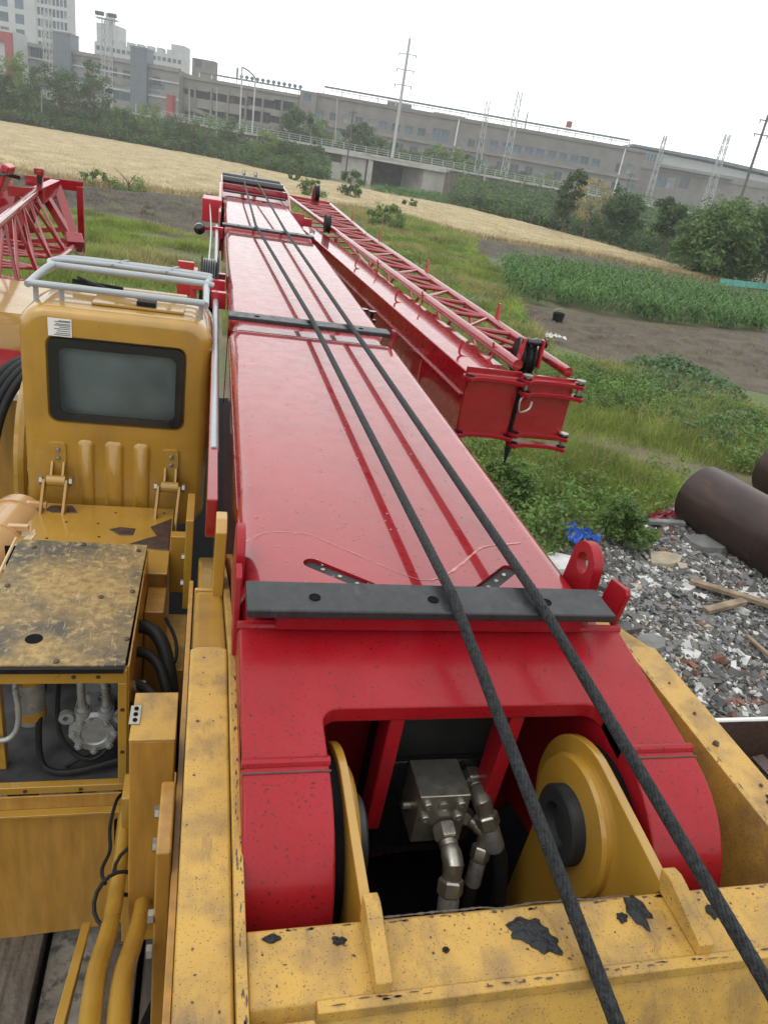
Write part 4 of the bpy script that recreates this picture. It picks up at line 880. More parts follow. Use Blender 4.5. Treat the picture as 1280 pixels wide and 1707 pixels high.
# ---- hydraulic oil tank behind the cab: yellow lid with blistered, flaked paint
tank = empty('oil_tank', (-.41, 2.85, 1.2), 'yellow tank with flaking paint and brown rust patches on its lid, below cab window', 'tank')
MB().box(-.70, -.115, 2.60, 3.15, 1.3, 2.19).build('body', M['yel_streak'], tank, bevel=.012)
ld = MB().box(-.712, -.105, 2.58, 3.16, 2.191, 2.203).build('lid', M['yel'], tank, bevel=.004)
def patch(pts, par, z, m='rust', name='rust_patch'):
    mb = MB(); n = len(pts); c = (sum(p[0] for p in pts) / n, sum(p[1] for p in pts) / n)
    mb.loft([[(p[0], p[1], z) for p in pts], [(c[0] + (p[0] - c[0]) * .93, c[1] + (p[1] - c[1]) * .93, z + .0025) for p in pts]], False, True)
    return mb.build(name, M[m], par, smooth=0)
patch([(-.64, 3.13), (-.55, 3.14), (-.515, 3.07), (-.62, 3.06), (-.655, 3.09)], ld, 2.2035)
patch([(-.37, 2.93), (-.325, 2.955), (-.26, 2.945), (-.265, 2.885), (-.32, 2.878)], ld, 2.2035)
patch([(-.20, 2.97), (-.112, 3.06), (-.108, 2.76), (-.23, 2.775), (-.28, 2.80), (-.205, 2.86), (-.165, 2.885)], ld, 2.2035)
patch([(-.69, 2.80), (-.66, 2.91), (-.645, 2.86), (-.655, 2.78), (-.70, 2.75)], ld, 2.2035, 'primer', 'paint_chip')
for (x, y) in ((-.55, 2.98), (-.36, 3.09), (-.4, 2.86), (-.6, 2.83), (-.15, 3.11), (-.16, 2.83), (-.42, 2.98)):
    MB().lathe((x, y, 2.203), (0, 0, 1), [(0, .006), (.002, .006), (.003, .003)], 8).build('screw', M['rust'], ld)

# ---- equipment cabinet with the open front
cbn = empty('equipment_cabinet', (-.42, 2.2, 1.05), 'open-fronted yellow cabinet with grimy scuffed lid left of the frame', 'cabinet')
lidp = [(-.65, 1.87), (-.192, 1.87), (-.186, 2.62), (-.655, 2.63)]
lid = MB().prism(lidp, 2.30, 2.309, 'z').build('lid', M['yel_grimy'], cbn, bevel=.002)
mb = MB(); mb.tube([(-.662, 1.86, 2.306), (-.668, 2.64, 2.306)], .006, 6); mb.build('lid_trim', M['primer'], lid)
MB().box(-.66, -.195, 1.856, 1.869, 2.287, 2.304).build('lid_rubber', M['black'], lid)
mb = MB(); mb.lathe((-.475, 2.0, 2.309), (0, 0, 1), [(0, .026), (.0006, .026), (.0007, .0)], 24); mb.build('lid_hole_shade', M['dark'], lid, smooth=0)  # flat dark disc paints the shade of a hole
for (x, y) in ((-.59, 2.57), (-.42, 2.60), (-.215, 2.57), (-.62, 2.3), (-.21, 2.28), (-.31, 2.24), (-.2, 2.0), (-.39, 1.885), (-.63, 1.9)):
    MB().lathe((x, y, 2.309), (0, 0, 1), [(0, .0095), (.004, .0095), (.006, .006)], 6).build('screw', M['rust'], lid)
for a, b in (((-.58, 2.42), (-.50, 2.26)), ((-.50, 2.26), (-.38, 2.23))):
    ribbon([(a[0], a[1]), ((a[0] + b[0]) / 2 + .01, (a[1] + b[1]) / 2), (b[0], b[1])], .006, 'scuff', 'primer', 2.3096 - 1.05, lid).location = (.42, -2.2, 0)
MB().box(-.66, -.185, 1.872, 1.90, 2.235, 2.286).build('front_rail', M['yel'], cbn, bevel=.003)
MB().box(-.213, -.185, 1.872, 1.90, 1.806, 2.2345).build('front_post', M['yel'], cbn, bevel=.003)
MB().box(-.185, -.180, 1.88, 2.6, 1.5, 2.295).build('side_panel', M['yel_streak'], cbn); MB().box(-.1905, -.1855, 1.9005, 2.599, 1.801, 2.234).build('side_inner_sheet', M['duststeel'], cbn)  # dark sheet over the inner face of the yellow panel
MB().box(-.70, -.18, 1.872, 1.90, 1.775, 1.8055).build('sill', M['yel'], cbn, bevel=.003)
MB().box(-.70, -.19, 1.9005, 2.6, 1.785, 1.80).build('floor', M['duststeel'], cbn)
MB().box(-.70, -.1855, 2.6, 2.61, 1.5, 2.29).build('back_panel', M['dark'], cbn)
MB().prism([(-.70, 1.05), (-.02, 1.10), (-.02, 1.45), (-.178, 1.45), (-.178, 1.772), (-.70, 1.772)], 1.865, 1.871, 'y').build('apron', M['yel_streak'], cbn, bevel=.002)
MB().box(-.70, -.18, 1.835, 1.8645, 1.705, 1.716).build('apron_lip', M['yel'], cbn, bevel=.002)
patch([(-.235, 1.8), (-.16, 1.8), (-.16, 1.85), (-.235, 1.85)], cbn, 1.06)
mb = MB(); o = [(x, 1.8635, z) for x, z in rrect(-.225, -.14, 1.49, 1.655, .015, 4)]; mb.add(o, [tuple(range(len(o)))]); mb.build('apron_cutout_shade', M['dark'], cbn, smooth=0)  # flat dark sheet paints the shade of a cutout
for (x, z) in ((-.199, 2.13), (-.199, 1.95), (-.34, 2.262), (-.27, 2.262), (-.33, 1.79), (-.5, 1.79)):
    MB().lathe((x, 1.8715, z), (0, -1, 0), [(0, .007), (.0015, .007), (.0016, 0)], 12).build('screw_hole', M['rust'], cbn)
MB().box(-.615, -.575, 1.96, 2.0, 1.80, 2.26).build('inner_post', M['yel'], cbn, bevel=.003)
MB().box(-.60, -.44, 2.40, 2.59, 1.80, 1.98).build('inner_box', M['duststeel'], cbn, bevel=.004)
# air-conditioning compressor
cmp_ = empty('compressor', (-.305, 2.05, 1.80), 'cast grey air compressor with bolted round face inside the open cabinet', 'compressor')
bd = MB(); bd.lathe((-.300, 1.97, 1.94), (0, 1, 0), [(0, .070), (.012, .082), (.035, .084), (.04, .078), (.16, .078), (.18, .06)], 28); bd.build('body', M['alu'], cmp_, smooth=35)
MB().lathe((-.300, 1.97, 1.94), (0, -1, 0), [(0, .072), (.006, .07), (.008, .045), (.003, .04), (.003, 0)], 28).build('face_plate', M['alu'], cmp_, smooth=30)
for k in range(7):
    a = math.pi * (1.5 + 2 * (k - 3) / 7.6); MB().lathe((-.300 + .066 * math.cos(a), 1.962, 1.94 + .066 * math.sin(a)), (0, -1, 0), [(0, .0135), (.004, .0135), (.004, .009), (.012, .009), (.013, .006)], 12).build('bolt', M['alu'], cmp_, smooth=30)
for s in (-1, 1):
    MB().holed([(-.300 + s * .085 + .024 * math.cos(a) , 2.01 + .024 * math.sin(a)) for a in [2 * math.pi * i / 16 for i in range(16)]], (-.300 + s * .085, 2.01), .010, 1.965, 1.985, 'y', 16).build('ear', M['alu'], cmp_)
    MB().lathe((-.300 + s * .037, 1.99, 2.0), (0, 0, 1), [(0, .028), (.03, .026), (.03, .02), (.045, .018)], 16).build('port', M['alu'], cmp_)
MB().tube([(-.337, 1.99, 2.04), (-.34, 1.985, 2.13), (-.335, 2.0, 2.2)], .013, 12).build('suction_pipe', M['alu'], cmp_)
MB().tube([(-.263, 1.99, 2.04), (-.265, 1.985, 2.12), (-.29, 2.0, 2.19), (-.35, 2.05, 2.22)], .013, 12).build('discharge_pipe', M['alu'], cmp_)
for k in range(3): MB().lathe((-.264, 1.987, 2.09 + k * .014), (0, 0, 1), [(0, .017), (.008, .017)], 16).build('pipe_ring', M['steel'], cmp_)
MB().box(-.36, -.225, 2.09, 2.25, 1.96, 2.16).build('bracket', M['alu'], cmp_, bevel=.012)
# receiver bottle with its bent pipe
rb = empty('receiver_bottle', (-.505, 2.02, 1.85), 'grey cylindrical receiver bottle with bent silver pipe inside the open cabinet', 'receiver bottle')
MB().lathe((-.505, 2.03, 1.955), (0, 0, 1), [(0, .03), (.004, .046), (.21, .046), (.235, .042), (.26, .042), (.265, .03)], 24).build('bottle', M['alu'], rb, smooth=35)
for z in (1.98, 2.13): MB().lathe((-.505, 2.03, z), (0, 0, 1), [(0, .049), (.03, .049)], 24).build('clamp_band', M['yel'], rb)
MB().tube([(-.52, 1.975, 2.21), (-.53, 1.965, 2.14), (-.522, 1.955, 2.06), (-.53, 1.945, 1.99), (-.555, 1.94, 1.955), (-.6, 1.94, 1.945)], .0095, 10).build('pipe', M['alu'], rb)
MB().lathe((-.60, 1.94, 1.945), (-1, 0, 0), [(0, .016), (.03, .016), (.034, .02), (.06, .02)], 16).build('coupling', M['steel'], rb, smooth=30)
cw = empty('cabinet_cable', (-.35, 1.95, 1.81), 'black cable looped on the floor of the open cabinet', 'cable')
MB().tube([(-.44, 2.3, 2.2), (-.43, 2.1, 2.05), (-.415, 2.0, 1.93), (-.36, 1.96, 1.86), (-.30, 1.95, 1.845), (-.255, 1.98, 1.87), (-.26, 2.0, 1.885), (-.31, 1.97, 1.86), (-.37, 1.95, 1.83), (-.385, 1.95, 1.815)], .0085, 8).build('loop', M['hose'], cw)
MB().tube([(-.47, 2.1, 2.1), (-.475, 2.0, 1.98), (-.47, 1.96, 1.86), (-.44, 1.93, 1.822), (-.36, 1.92, 1.82), (-.22, 1.94, 1.845), (-.19, 1.95, 1.85)], .011, 8).build('sleeve', M['hose'], cw)

# ---- small control box between cabinet and frame
ctl = empty('control_box', (-.075, 1.42, 1.7), 'tall narrow yellow control box with steel hinge beside the frame', 'control box')
MB().box(-.128, -.024, 1.345, 1.51, 1.80, 2.50).build('body', M['yel_streak'], ctl, bevel=.004)
MB().box(-.129, -.0235, 1.344, 1.511, 2.501, 2.507).build('lid', M['yel_dirty'], ctl, bevel=.002)
h_ = MB().box(-.1345, -.109, 1.395, 1.46, 2.5075, 2.5105).build('hinge', M['steel'], ctl, bevel=.001)
for y in (1.408, 1.428, 1.448): MB().lathe((-.121, y, 2.5105), (0, 0, 1), [(0, .006), (.003, .005)], 10).build('hinge_screw', M['dark'], h_)
MB().box(-.05, -.017, 1.10, 1.30, 1.6, 2.42).build('mounting_rail', M['yel_streak'], ctl, bevel=.006)
for (y, z) in ((1.22, 2.34), (1.16, 2.30), (1.05, 2.20), (1.02, 2.12)):
    MB().lathe((-.05, y + .06, z), (-1, 0, 0), [(0, .016), (.012, .016), (.014, .012)], 6).build('bolt', M['steel'], ctl)
# ---- bent yellow tubes, with a spiral cable round them
t1 = empty('hydraulic_tube', (-.15, 1.3, 1.1), 'left of two bent yellow steel tubes rising beside the apron', 'tube', 'bent yellow tubes')
MB().tube([(-.178, 1.80, 1.75), (-.175, 1.76, 1.815), (-.171, 1.60, 1.842), (-.163, 1.36, 1.917), (-.160, 1.19, 2.025), (-.160, 1.02, 2.158), (-.147, .85, 2.281), (-.136, .70, 2.34), (-.13, .55, 2.2), (-.13, .5, 1.0)], .022, 16).build('tube_body', M['yel'], t1)
t2 = empty('hydraulic_tube', (-.08, 1.3, 1.1), 'right of two bent yellow steel tubes, close to the frame', 'tube', 'bent yellow tubes')
MB().tube([(-.095, 1.72, 1.74), (-.093, 1.68, 1.80), (-.089, 1.49, 1.864), (-.090, 1.30, 1.947), (-.097, 1.13, 2.07), (-.103, .985, 2.188), (-.096, .838, 2.29), (-.087, .70, 2.34), (-.082, .55, 2.2), (-.082, .5, 1.0)], .022, 16).build('tube_body', M['yel'], t2)
sc_ = empty('spiral_cable', (-.15, 1.5, 1.4), 'thin black cable coiled round the bent yellow tubes', 'cable')
pts = [Vector((-.22, 1.80, 1.62)), Vector((-.215, 1.72, 1.50)), Vector((-.195, 1.62, 1.44))]
for k in range(40):
    t = k / 39; a = t * 2 * math.pi * 2.6 + 2
    c = Vector((-.095, 1.60, 1.86)).lerp(Vector((-.185, 1.30, 1.96)), t); pts.append(c + Vector((math.cos(a) * .042, math.sin(a) * .03, math.sin(a) * .036)))
MB().tube(pts[3:], .0055, 8).build('coil', M['hose'], sc_)
MB().tube([(-.19, 1.84, 1.80), (-.205, 1.76, 1.85), (-.212, 1.66, 1.85), (-.200, 1.56, 1.87), (-.212, 1.48, 1.89), (-.195, 1.42, 1.91)], .0055, 8).build('tail', M['hose'], sc_)
gd = empty('edge_guard', (-.25, 1.3, 1.0), 'narrow yellow angle bar left of the bent tubes at the bottom edge', 'bar')
MB().prism([(1.36, 1.84), (1.34, 1.86), (.84, 2.12), (.80, 2.12), (.80, 1.0), (.83, 1.0), (.84, 2.07)], -.245, -.222).build('angle', M['yel'], gd, bevel=.003)
# ---- hoses and inner brackets between tank and frame
hb = empty('hose_bundle', (-.1, 2.0, 1.8), 'bundle of black hydraulic hoses curving out from under the grimy lid', 'hoses')
for k, (y, z, r) in enumerate(((2.20, 2.20, .024), (2.12, 2.15, .017), (1.98, 2.12, .018), (1.9, 2.1, .014))):
    MB().tube([(-.20, y + .02, z), (-.15, y, z + .01), (-.10, y - .05, z - .01), (-.065, y - .12, z - .10), (-.05, y - .16, z - .25), (-.045, y - .18, z - .6)], r, 12).build('hose', M['hose'], hb)
MB().lathe((-.195, 1.99, 2.125), (1, -.05, 0), [(0, .014), (.01, .021), (.055, .021), (.058, .018)], 14).build('ferrule', M['steel'], hb)
MB().tube([(-.10, 2.42, 2.1), (-.06, 2.36, 2.05), (-.05, 2.28, 2.02), (-.075, 2.24, 2.0), (-.10, 2.28, 2.0)], .007, 8).build('wire', M['hose'], hb)
br_ = empty('inner_bracket', (-.07, 2.5, 1.3), 'yellow bracket boxes in the gap between tank and frame', 'bracket')
MB().box(-.178, -.105, 2.40, 2.579, 1.7, 2.14).build('box', M['yel_streak'], br_, bevel=.006)
MB().box(-.10, -.022, 2.25, 2.62, 1.3, 1.98).build('plate', M['yel_dirty'], br_, bevel=.004)
MB().box(-.178, -.022, 1.65, 1.75, 1.3, 1.98).build('plate', M['yel'], br_, bevel=.004)
MB().box(-.104, -.03, 2.75, 2.80, 2.0, 2.28).build('plate', M['yel'], br_, bevel=.004)
MB().box(-.04, -.01, 2.48, 2.72, 2.1, 2.50).build('upright', M['yel'], br_, bevel=.004)
for z in (2.18, 2.3): MB().lathe((-.04, 2.55, z), (-1, 0, 0), [(0, .014), (.012, .014)], 6).build('bolt', M['steel'], br_)
# ---- air cleaner drum at the left edge
ac = empty('air_cleaner', (-.83, 2.8, 1.9), 'tan drum-shaped air cleaner with straps at the left edge', 'air cleaner')
MB().lathe((-.80, 2.88, 2.13), (-.12, -1, 0), [(-.30, .05), (-.27, .115), (-.06, .12), (0.16, .12), (.20, .112), (.22, .10), (.225, 0.0)], 32).build('drum', M['tan'], ac, smooth=35)
for d in (-.20, .02):
    c = Vector((-.80, 2.88, 2.13)) + Vector((-.12, -1, 0)).normalized() * d
    MB().lathe(c, (-.12, -1, 0), [(-.012, .126), (.012, .126)], 32).build('strap', M['tan'], ac)
    MB().box(c.x - .0, c.x + .13, c.y - .012, c.y + .012, c.z + .09, c.z + .115).build('strap_tab', M['tan'], ac, bevel=.002)
MB().lathe((-.82, 2.86, 2.252), (0, 0, 1), [(0, .03), (.006, .034), (.012, .03)], 6).build('cap', M['white'], ac)
MB().box(-.90, -.72, 2.65, 3.1, 1.6, 2.02).build('mount', M['yel'], ac, bevel=.005)
# ---- auxiliary winch frame left of the cab with black hose
wf = empty('hose_guide', (-1.0, 4.0, 1.6), 'yellow curved frame carrying a black hose left of the cab', 'frame')
MB().tube([(-.83, 4.3, 2.62), (-.88, 4.1, 2.55), (-.90, 3.9, 2.42), (-.90, 3.75, 2.2), (-.90, 3.7, 1.9)], .035, 8).build('frame_arm', M['yel'], wf)
MB().bar((-.80, 4.0, 2.25), (-.90, 3.72, 2.0), .03, .05).build('brace', M['yel'], wf)
for k in range(4):
    MB().tube([(-.86 - .04 * k, 4.6, 2.42), (-.91 - .04 * k, 4.35, 2.49), (-.97 - .04 * k, 4.1, 2.45), (-1.02 - .04 * k, 3.9, 2.32), (-1.05 - .04 * k, 3.7, 2.05)], .024, 10).build('hose', M['hose'], wf)
hz = empty('engine_housing', (-1.3, 5.2, 1.2), 'yellow housing with rounded top half hidden left of the cab', 'housing')
mb = MB(); mb.loft([[(x, y, z) for x, z in rrect(-1.75, -.86, 1.3, 2.62 + e, .12, 5)] for y, e in ((4.9, -.06), (4.93, 0), (5.8, .03), (5.85, -.04))]); mb.build('cover', M['yel'], hz, smooth=45)
MB().box(-1.74, -.87, 4.86, 4.89, 2.25, 2.4).build('trim', M['red_shade'], hz)
MB().box(-1.7, -.88, 4.5, 4.85, 2.2, 2.24).build('ledge', M['white'], hz)
MB().box(-1.7, -.9, 4.86, 5.8, 0, 2.24).build('body', M['yel_streak'], hz)

# ---- carrier below (hidden by the machinery except bottom left): deck, wheels, timbers
car = empty('crane_carrier', (.5, 3.0, 0), 'dark carrier deck seen between the yellow parts at bottom left', 'crane carrier')
MB().box(-.78, 1.72, -3.2, 8.6, .86, .96).build('deck', M['dark'], car, bevel=.01)  # deck coloured near black to paint the shade in the gaps
MB().box(-.1, 1.1, -3.0, 9.0, .45, .859).build('chassis', M['dark'], car, bevel=.01)
MB().cyl((.5, 1.2, .961), (.5, 1.2, 1.30), .62, 40).build('slewing_ring', M['dark'], car)
MB().box(0.0, 1.1, .5, 2.45, 1.301, 1.498).build('turntable_base', M['yel_streak'], car, bevel=.01)
for y in (-2.0, -.7, 5.2, 6.7):
    for x, s in ((-.75, -1), (1.69, 1)):
        wl = MB().lathe((x - s * .32, y, .52), (s, 0, 0), [(0, .25), (0, .46), (.04, .52), (.28, .52), (.32, .46), (.32, .28), (.22, .22), (.22, 0)], 36).build('wheel', M['black'], car, smooth=35)
        MB().lathe((x - s * .09, y, .52), (s, 0, 0), [(0, .20), (.02, .2), (.05, .08), (.1, .07)], 20).build('rim', M['steel'], wl)
M['timber'] = mat('wet_timber', (0.075, 0.062, 0.048), rough=0.55, var=0.5, vscale=6, stretch=(10, 1, 10), bump=0.3, bscale=30)
M['board'] = mat('grey_board', (0.16, 0.145, 0.12), rough=0.7, var=0.35, vscale=12, bump=0.2, bscale=40, dirt=(0.05, 0.045, 0.04), dscale=20, dlo=.5, dhi=.62)
TL = ['dark wet timber baulk nearest the left picture edge, bottom left', 'grey wooden board lying between two dark timbers, bottom left', 'dark timber baulk under the bent yellow tubes', 'narrow brown timber tight against the yellow frame, bottom left']
for k, (xa, xb, h, m) in enumerate(((-.62, -.47, .10, 'timber'), (-.45, -.28, .045, 'board'), (-.26, -.13, .09, 'timber'), (-.11, -.02, .06, 'timber'))):
    t = MB().box(xa, xb, .9 + .05 * k, 2.9, .962, .962 + h).build('timber', M[m], None, bevel=.006, label=TL[k], cat='timber', group='timbers on the carrier deck')
# rusty skip with a bright rim at the right edge, full of scrap
skip = empty('scrap_tray', gpt(1285, 1240, .9), 'dark tray with pale rim and scrap in it, beside the right yellow beam', 'scrap tray')
c = gpt(1290, 1265, 1.0)
o1 = rrect(c.x - .42, c.x + 1.2, c.y - .55, c.y + .34, .12, 5); o0 = rrect(c.x - .40, c.x + 1.18, c.y - .53, c.y + .32, .12, 5)
mb = MB(); mb.loft([[(x, y, .5) for x, y in o1], [(x, y, 1.0) for x, y in o1], [(x, y, 1.0) for x, y in o0], [(x, y, .55) for x, y in o0]], True, True); mb.build('tray', M['rust'], skip, smooth=30)
pp = [(x, y, 1.004) for x, y in rrect(c.x - .41, c.x + 1.19, c.y - .54, c.y + .33, .12, 5)]; MB().tube(pp + [pp[0]], .014, 8).build('rim', M['white'], skip)
mb = MB()
for i in range(90):
    q = Vector((random.uniform(c.x - .36, c.x + .9), random.uniform(c.y - .48, c.y + .28), random.uniform(.56, .82)))
    mb.obox(q, random.uniform(.05, .3), random.uniform(.03, .1), random.uniform(.01, .05), Matrix.Rotation(random.uniform(0, 6), 3, 'Z') @ Matrix.Rotation(random.uniform(-.6, .6), 3, 'X'))
mb.build('scrap', M['rust'], skip, kind='stuff')
MB().box(c.x - .3, c.x + 1.1, c.y - .45, c.y + .25, 0, .5).build('pedestal', M['dark'], skip)

# ================================================================ JIBS
T_ = 0.0242
# ---- box jib stowed beside the boom
bj = empty('box_jib', (1.45, 5.0, 2.56), 'red box-section jib stowed along the right side of the boom', 'jib section')
def bjx(y): return 1.335 - .068 * (y - 3.5)         # left edge drifts in towards the boom head
def jz(y): return (y - 3.5) * T_
rings = []
for y in (3.52, 8.9):
    k = .30 if y < 5 else .20; h = .325 if y < 5 else .24
    a = bjx(y); zt = 2.905 + jz(y)
    rings.append([(a, y, zt - h), (a + k, y, zt - h), (a + k, y, zt), (a, y, zt)])
MB().loft(rings).build('box_beam', M['red'], bj, bevel=.008)
# stiffening ledge on the left face
p0 = (bjx(3.55) - .006, 3.55, 2.775); p1 = (bjx(8.5) - .006, 8.5, 2.775 + jz(8.5) + .02)
MB().bar(p0, p1, .018, .012).build('side_ledge', M['red'], bj)
for y in (4.2, 5.6, 7.0):
    MB().box(bjx(y) - .008, bjx(y) - .001, y, y + .03, 2.60 + jz(y), 2.76 + jz(y)).build('side_stiffener', M['red_shade'], bj)
def hook(y, x):
    z = 2.906 + jz(y); r = .007
    o = MB().tube([(x - .07, y, z + .085), (x - .07, y, z + .002), (x + .10, y - .02, z + .002), (x + .10, y - .02, z + .10)], r, 6).build('cable_hook', M['red_shade'], bj)
for y in (3.85, 5.15, 6.4): hook(y, bjx(y) + .15)
# end plates: top and bottom fork ears with eyes
def ears(zc, x0_, x1_, mat_='red_foot', par=None, y=3.50):
    out = []
    xs = [x0_ + (x1_ - x0_) * i / 14 for i in range(15)]
    back = [(x, y + .05) for x in xs]; front = [(x, y - .012 - .045 * (abs(2 * (x - x0_) / (x1_ - x0_) - 1) ** 4)) for x in reversed(xs)]
    cap0 = [(x0_ - .03 * math.sin(a), y - .0 + .05 * math.cos(a)) for a in [math.pi * i / 6 for i in range(1, 6)]]
    cap1 = [(x1_ + .03 * math.sin(a), y - .0 - .05 * math.cos(a)) for a in [math.pi * i / 6 for i in range(1, 6)]]
    MB().prism(back + cap1[::-1] + front + cap0[::-1], zc - .011, zc + .011, 'z').build('fork_ear', M[mat_], par, bevel=.003, smooth=30)
    for x in (x0_, x1_):
        MB().lathe((x, y - .012, zc + .011), (0, 0, 1), [(0, .026), (.003, .026), (.004, .017), (.002, .0)], 20).build('eye_bush', M['dark'], par)
ears(2.885, 1.335, 1.625, par=bj); ears(2.575, 1.335, 1.625, par=bj)
MB().box(1.337, 1.628, 3.505, 3.519, 2.58, 2.882).build('end_plate', M['red'], bj, bevel=.003)
MB().box(1.33, 1.64, 3.53, 3.548, 2.895, 2.935).build('end_flange', M['red'], bj, bevel=.003)
# ---- lattice jib on the outer side
lj = empty('lattice_jib', (1.8, 5.0, 2.56), 'red tubular lattice jib lying outside the box jib, with black sheave at its near end', 'lattice jib')
def LC(y): return Vector((1.615 - .066 * (y - 3.5), y, 2.965 + jz(y)))
def RC(y):
    x = 1.915 - .048 * (y - 3.5) if y < 8.4 else 1.68 + .006 * (y - 8.4)
    return Vector((x, y, 2.955 + jz(y)))
MB().tube([LC(y) for y in (3.55, 5, 8, 11.8)], .030, 14).build('chord', M['red'], lj)
MB().tube([RC(y) for y in (3.55, 5, 8.35, 8.6, 11.8)], .028, 14).build('chord', M['red'], lj)
def low(p, d): return p - Vector((0, 0, .34 - .012 * (p.y - 3.5)))
MB().tube([low(RC(y), 0) for y in (3.55, 5, 8.35, 8.6, 11.8)], .024, 12).build('chord', M['red_shade'], lj)
MB().tube([low(LC(y), 0) for y in (3.55, 5, 8, 11.8)], .024, 12).build('chord', M['red_shade'], lj)
ys = [3.9 + .42 * i for i in range(19)]
for i, y in enumerate(ys):
    MB().tube([LC(y), RC(y)], .015, 8).build('rung', M['red'], lj)
    if i < len(ys) - 1:
        MB().tube([LC(y), RC(ys[i + 1])] if i % 2 else [RC(y), LC(ys[i + 1])], .013, 8).build('brace', M['red'], lj)
        MB().tube([RC(y), low(RC(ys[i + 1]), 0)] if i % 2 else [low(RC(y), 0), RC(ys[i + 1])], .013, 8).build('brace', M['red_shade'], lj)
        MB().tube([low(LC(y), 0), low(RC(ys[i + 1]), 0)], .012, 8).build('brace', M['red_shade'], lj)
for y in (4.6, 6.2, 7.9, 9.6):
    for f in (RC,):
        q = f(y); MB().prism([(q.y - .03, q.z + .02), (q.y + .03, q.z + .02), (q.y + .012, q.z + .13), (q.y - .012, q.z + .13)], q.x - .006, q.x + .006).build('guide_ear', M['red_shade'], lj)
    q = LC(y + .25); MB().prism([(q.x - .04, q.z - .05), (q.x + .0, q.z - .05), (q.x - .01, q.z - .14), (q.x - .03, q.z - .14)], q.y - .005, q.y + .005, 'y').build('guide_ear', M['red_shade'], lj)
MB().box(1.642, 1.945, 3.505, 3.52, 2.575, 2.885).build('end_plate', M['red'], lj, bevel=.003)
MB().box(1.642, 1.96, 3.53, 3.55, 2.885, 2.925).build('end_flange', M['red'], lj, bevel=.003)
ears(2.90, 1.655, 1.965, par=lj, y=3.495); ears(2.838, 1.655, 1.965, par=lj, y=3.48); ears(2.60, 1.655, 1.955, par=lj, y=3.495); ears(2.545, 1.655, 1.945, par=lj, y=3.48)
for x, z in ((1.655, 2.93), (1.965, 2.93), (1.95, 2.625)):
    MB().lathe((x, 3.483, z - .12), (0, 0, 1), [(.03, .011), (.118, .011), (.12, .028), (.127, .028), (.128, .024)], 20).build('pin', M['steel'], lj, smooth=35)
MB().lathe((1.64, 3.478, 2.40), (0, 0, 1), [(.03, .004), (.11, .018), (.15, .018)], 14).build('taper_pin', M['blackgloss'], lj)
MB().tube([(1.66, 3.47, 2.83), (1.63, 3.455, 2.80), (1.64, 3.45, 2.74), (1.69, 3.45, 2.76), (1.70, 3.46, 2.80)], .006, 6).build('latch_ring', M['steel'], lj)
MB().cyl((1.635, 3.500, 2.60), (1.635, 3.500, 2.87), .012, 12).build('lock_bar', M['dark'], lj)
sh = MB().lathe((1.70, 3.80, 2.955), (1, -.1, 0), [(0, .03), (0, .105), (.008, .11), (.02, .09), (.03, .09), (.042, .11), (.055, .09), (.068, .09), (.08, .11), (.088, .105), (.088, .03)], 32).build('sheave', M['black'], lj, smooth=30)
for x in (1.685, 1.80):
    MB().prism([(3.70, 2.92), (3.76, 2.92), (3.745, 3.08), (3.70, 3.08)], x, x + .014).build('sheave_cheek', M['red_shade'], lj, bevel=.003)
MB().lathe((1.68, 3.73, 3.06), (1, 0, 0), [(0, .016), (.03, .016), (.035, .024), (.06, .015), (.09, .024), (.12, .016), (.14, .016), (.14, .028), (.15, .028)], 14).build('keeper_roller', M['blackgloss'], lj)
# far end of the lattice: head frame with small sheave
for f in (LC, RC): MB().lathe(f(11.8), (0, 1, 0), [(0, .035), (.06, .035), (.06, .02), (.12, .02)], 12).build('end_fitting', M['railgrey'], lj)
MB().bar(LC(11.75), RC(11.75), .04, .06).build('end_beam', M['red_shade'], lj)
q = (LC(11.2) + RC(11.2)) / 2
MB().prism([(q.x - .06, q.z), (q.x + .06, q.z), (q.x + .05, q.z + .22), (q.x - .05, q.z + .22)], 11.15, 11.2, 'y').build('sheave_bracket', M['red_shade'], lj)
MB().lathe((q.x - .03, 11.1, q.z + .16), (1, 0, 0), [(0, .12), (.02, .10), (.04, .10), (.06, .12)], 20).build('sheave', M['black'], lj)
q = LC(9.5)
MB().box(q.x - .16, q.x - .06, 9.3, 9.45, q.z - .3, q.z - .02).build('hinge_post', M['red_shade'], lj, bevel=.005)
MB().box(q.x - .36, q.x - .17, 9.2, 9.24, q.z - .3, q.z + .03).build('hinge_bracket', M['red_shade'], lj, bevel=.005)
MB().lathe((q.x - .02, 8.5, q.z + .02), (1, 0, 0), [(0, .03), (0, .10), (.02, .085), (.04, .085), (.06, .10), (.06, .03)], 20).build('sheave', M['black'], lj, smooth=30)
# small latch standing between boom and jib
jl = empty('jib_latch', (.98, 4.6, 2.4), 'small black sprung latch pins standing between boom and box jib', 'latch')
for dx in (0, .045):
    MB().lathe((.985 + dx, 4.7 - dx, 2.72), (0, 0, 1), [(0, .02), (.15, .02), (.16, .030), (.18, .030), (.185, .012), (.22, .012), (.222, .026), (.232, .026)], 14).build('pin', M['blackgloss'], jl, smooth=30)
MB().box(.90, 1.05, 4.6, 4.78, 2.84, 2.852).build('plate', M['red'], jl, bevel=.003)
MB().box(.88, 1.12, 4.62, 4.75, 2.55, 2.72).build('bracket', M['red_shade'], jl, bevel=.006)

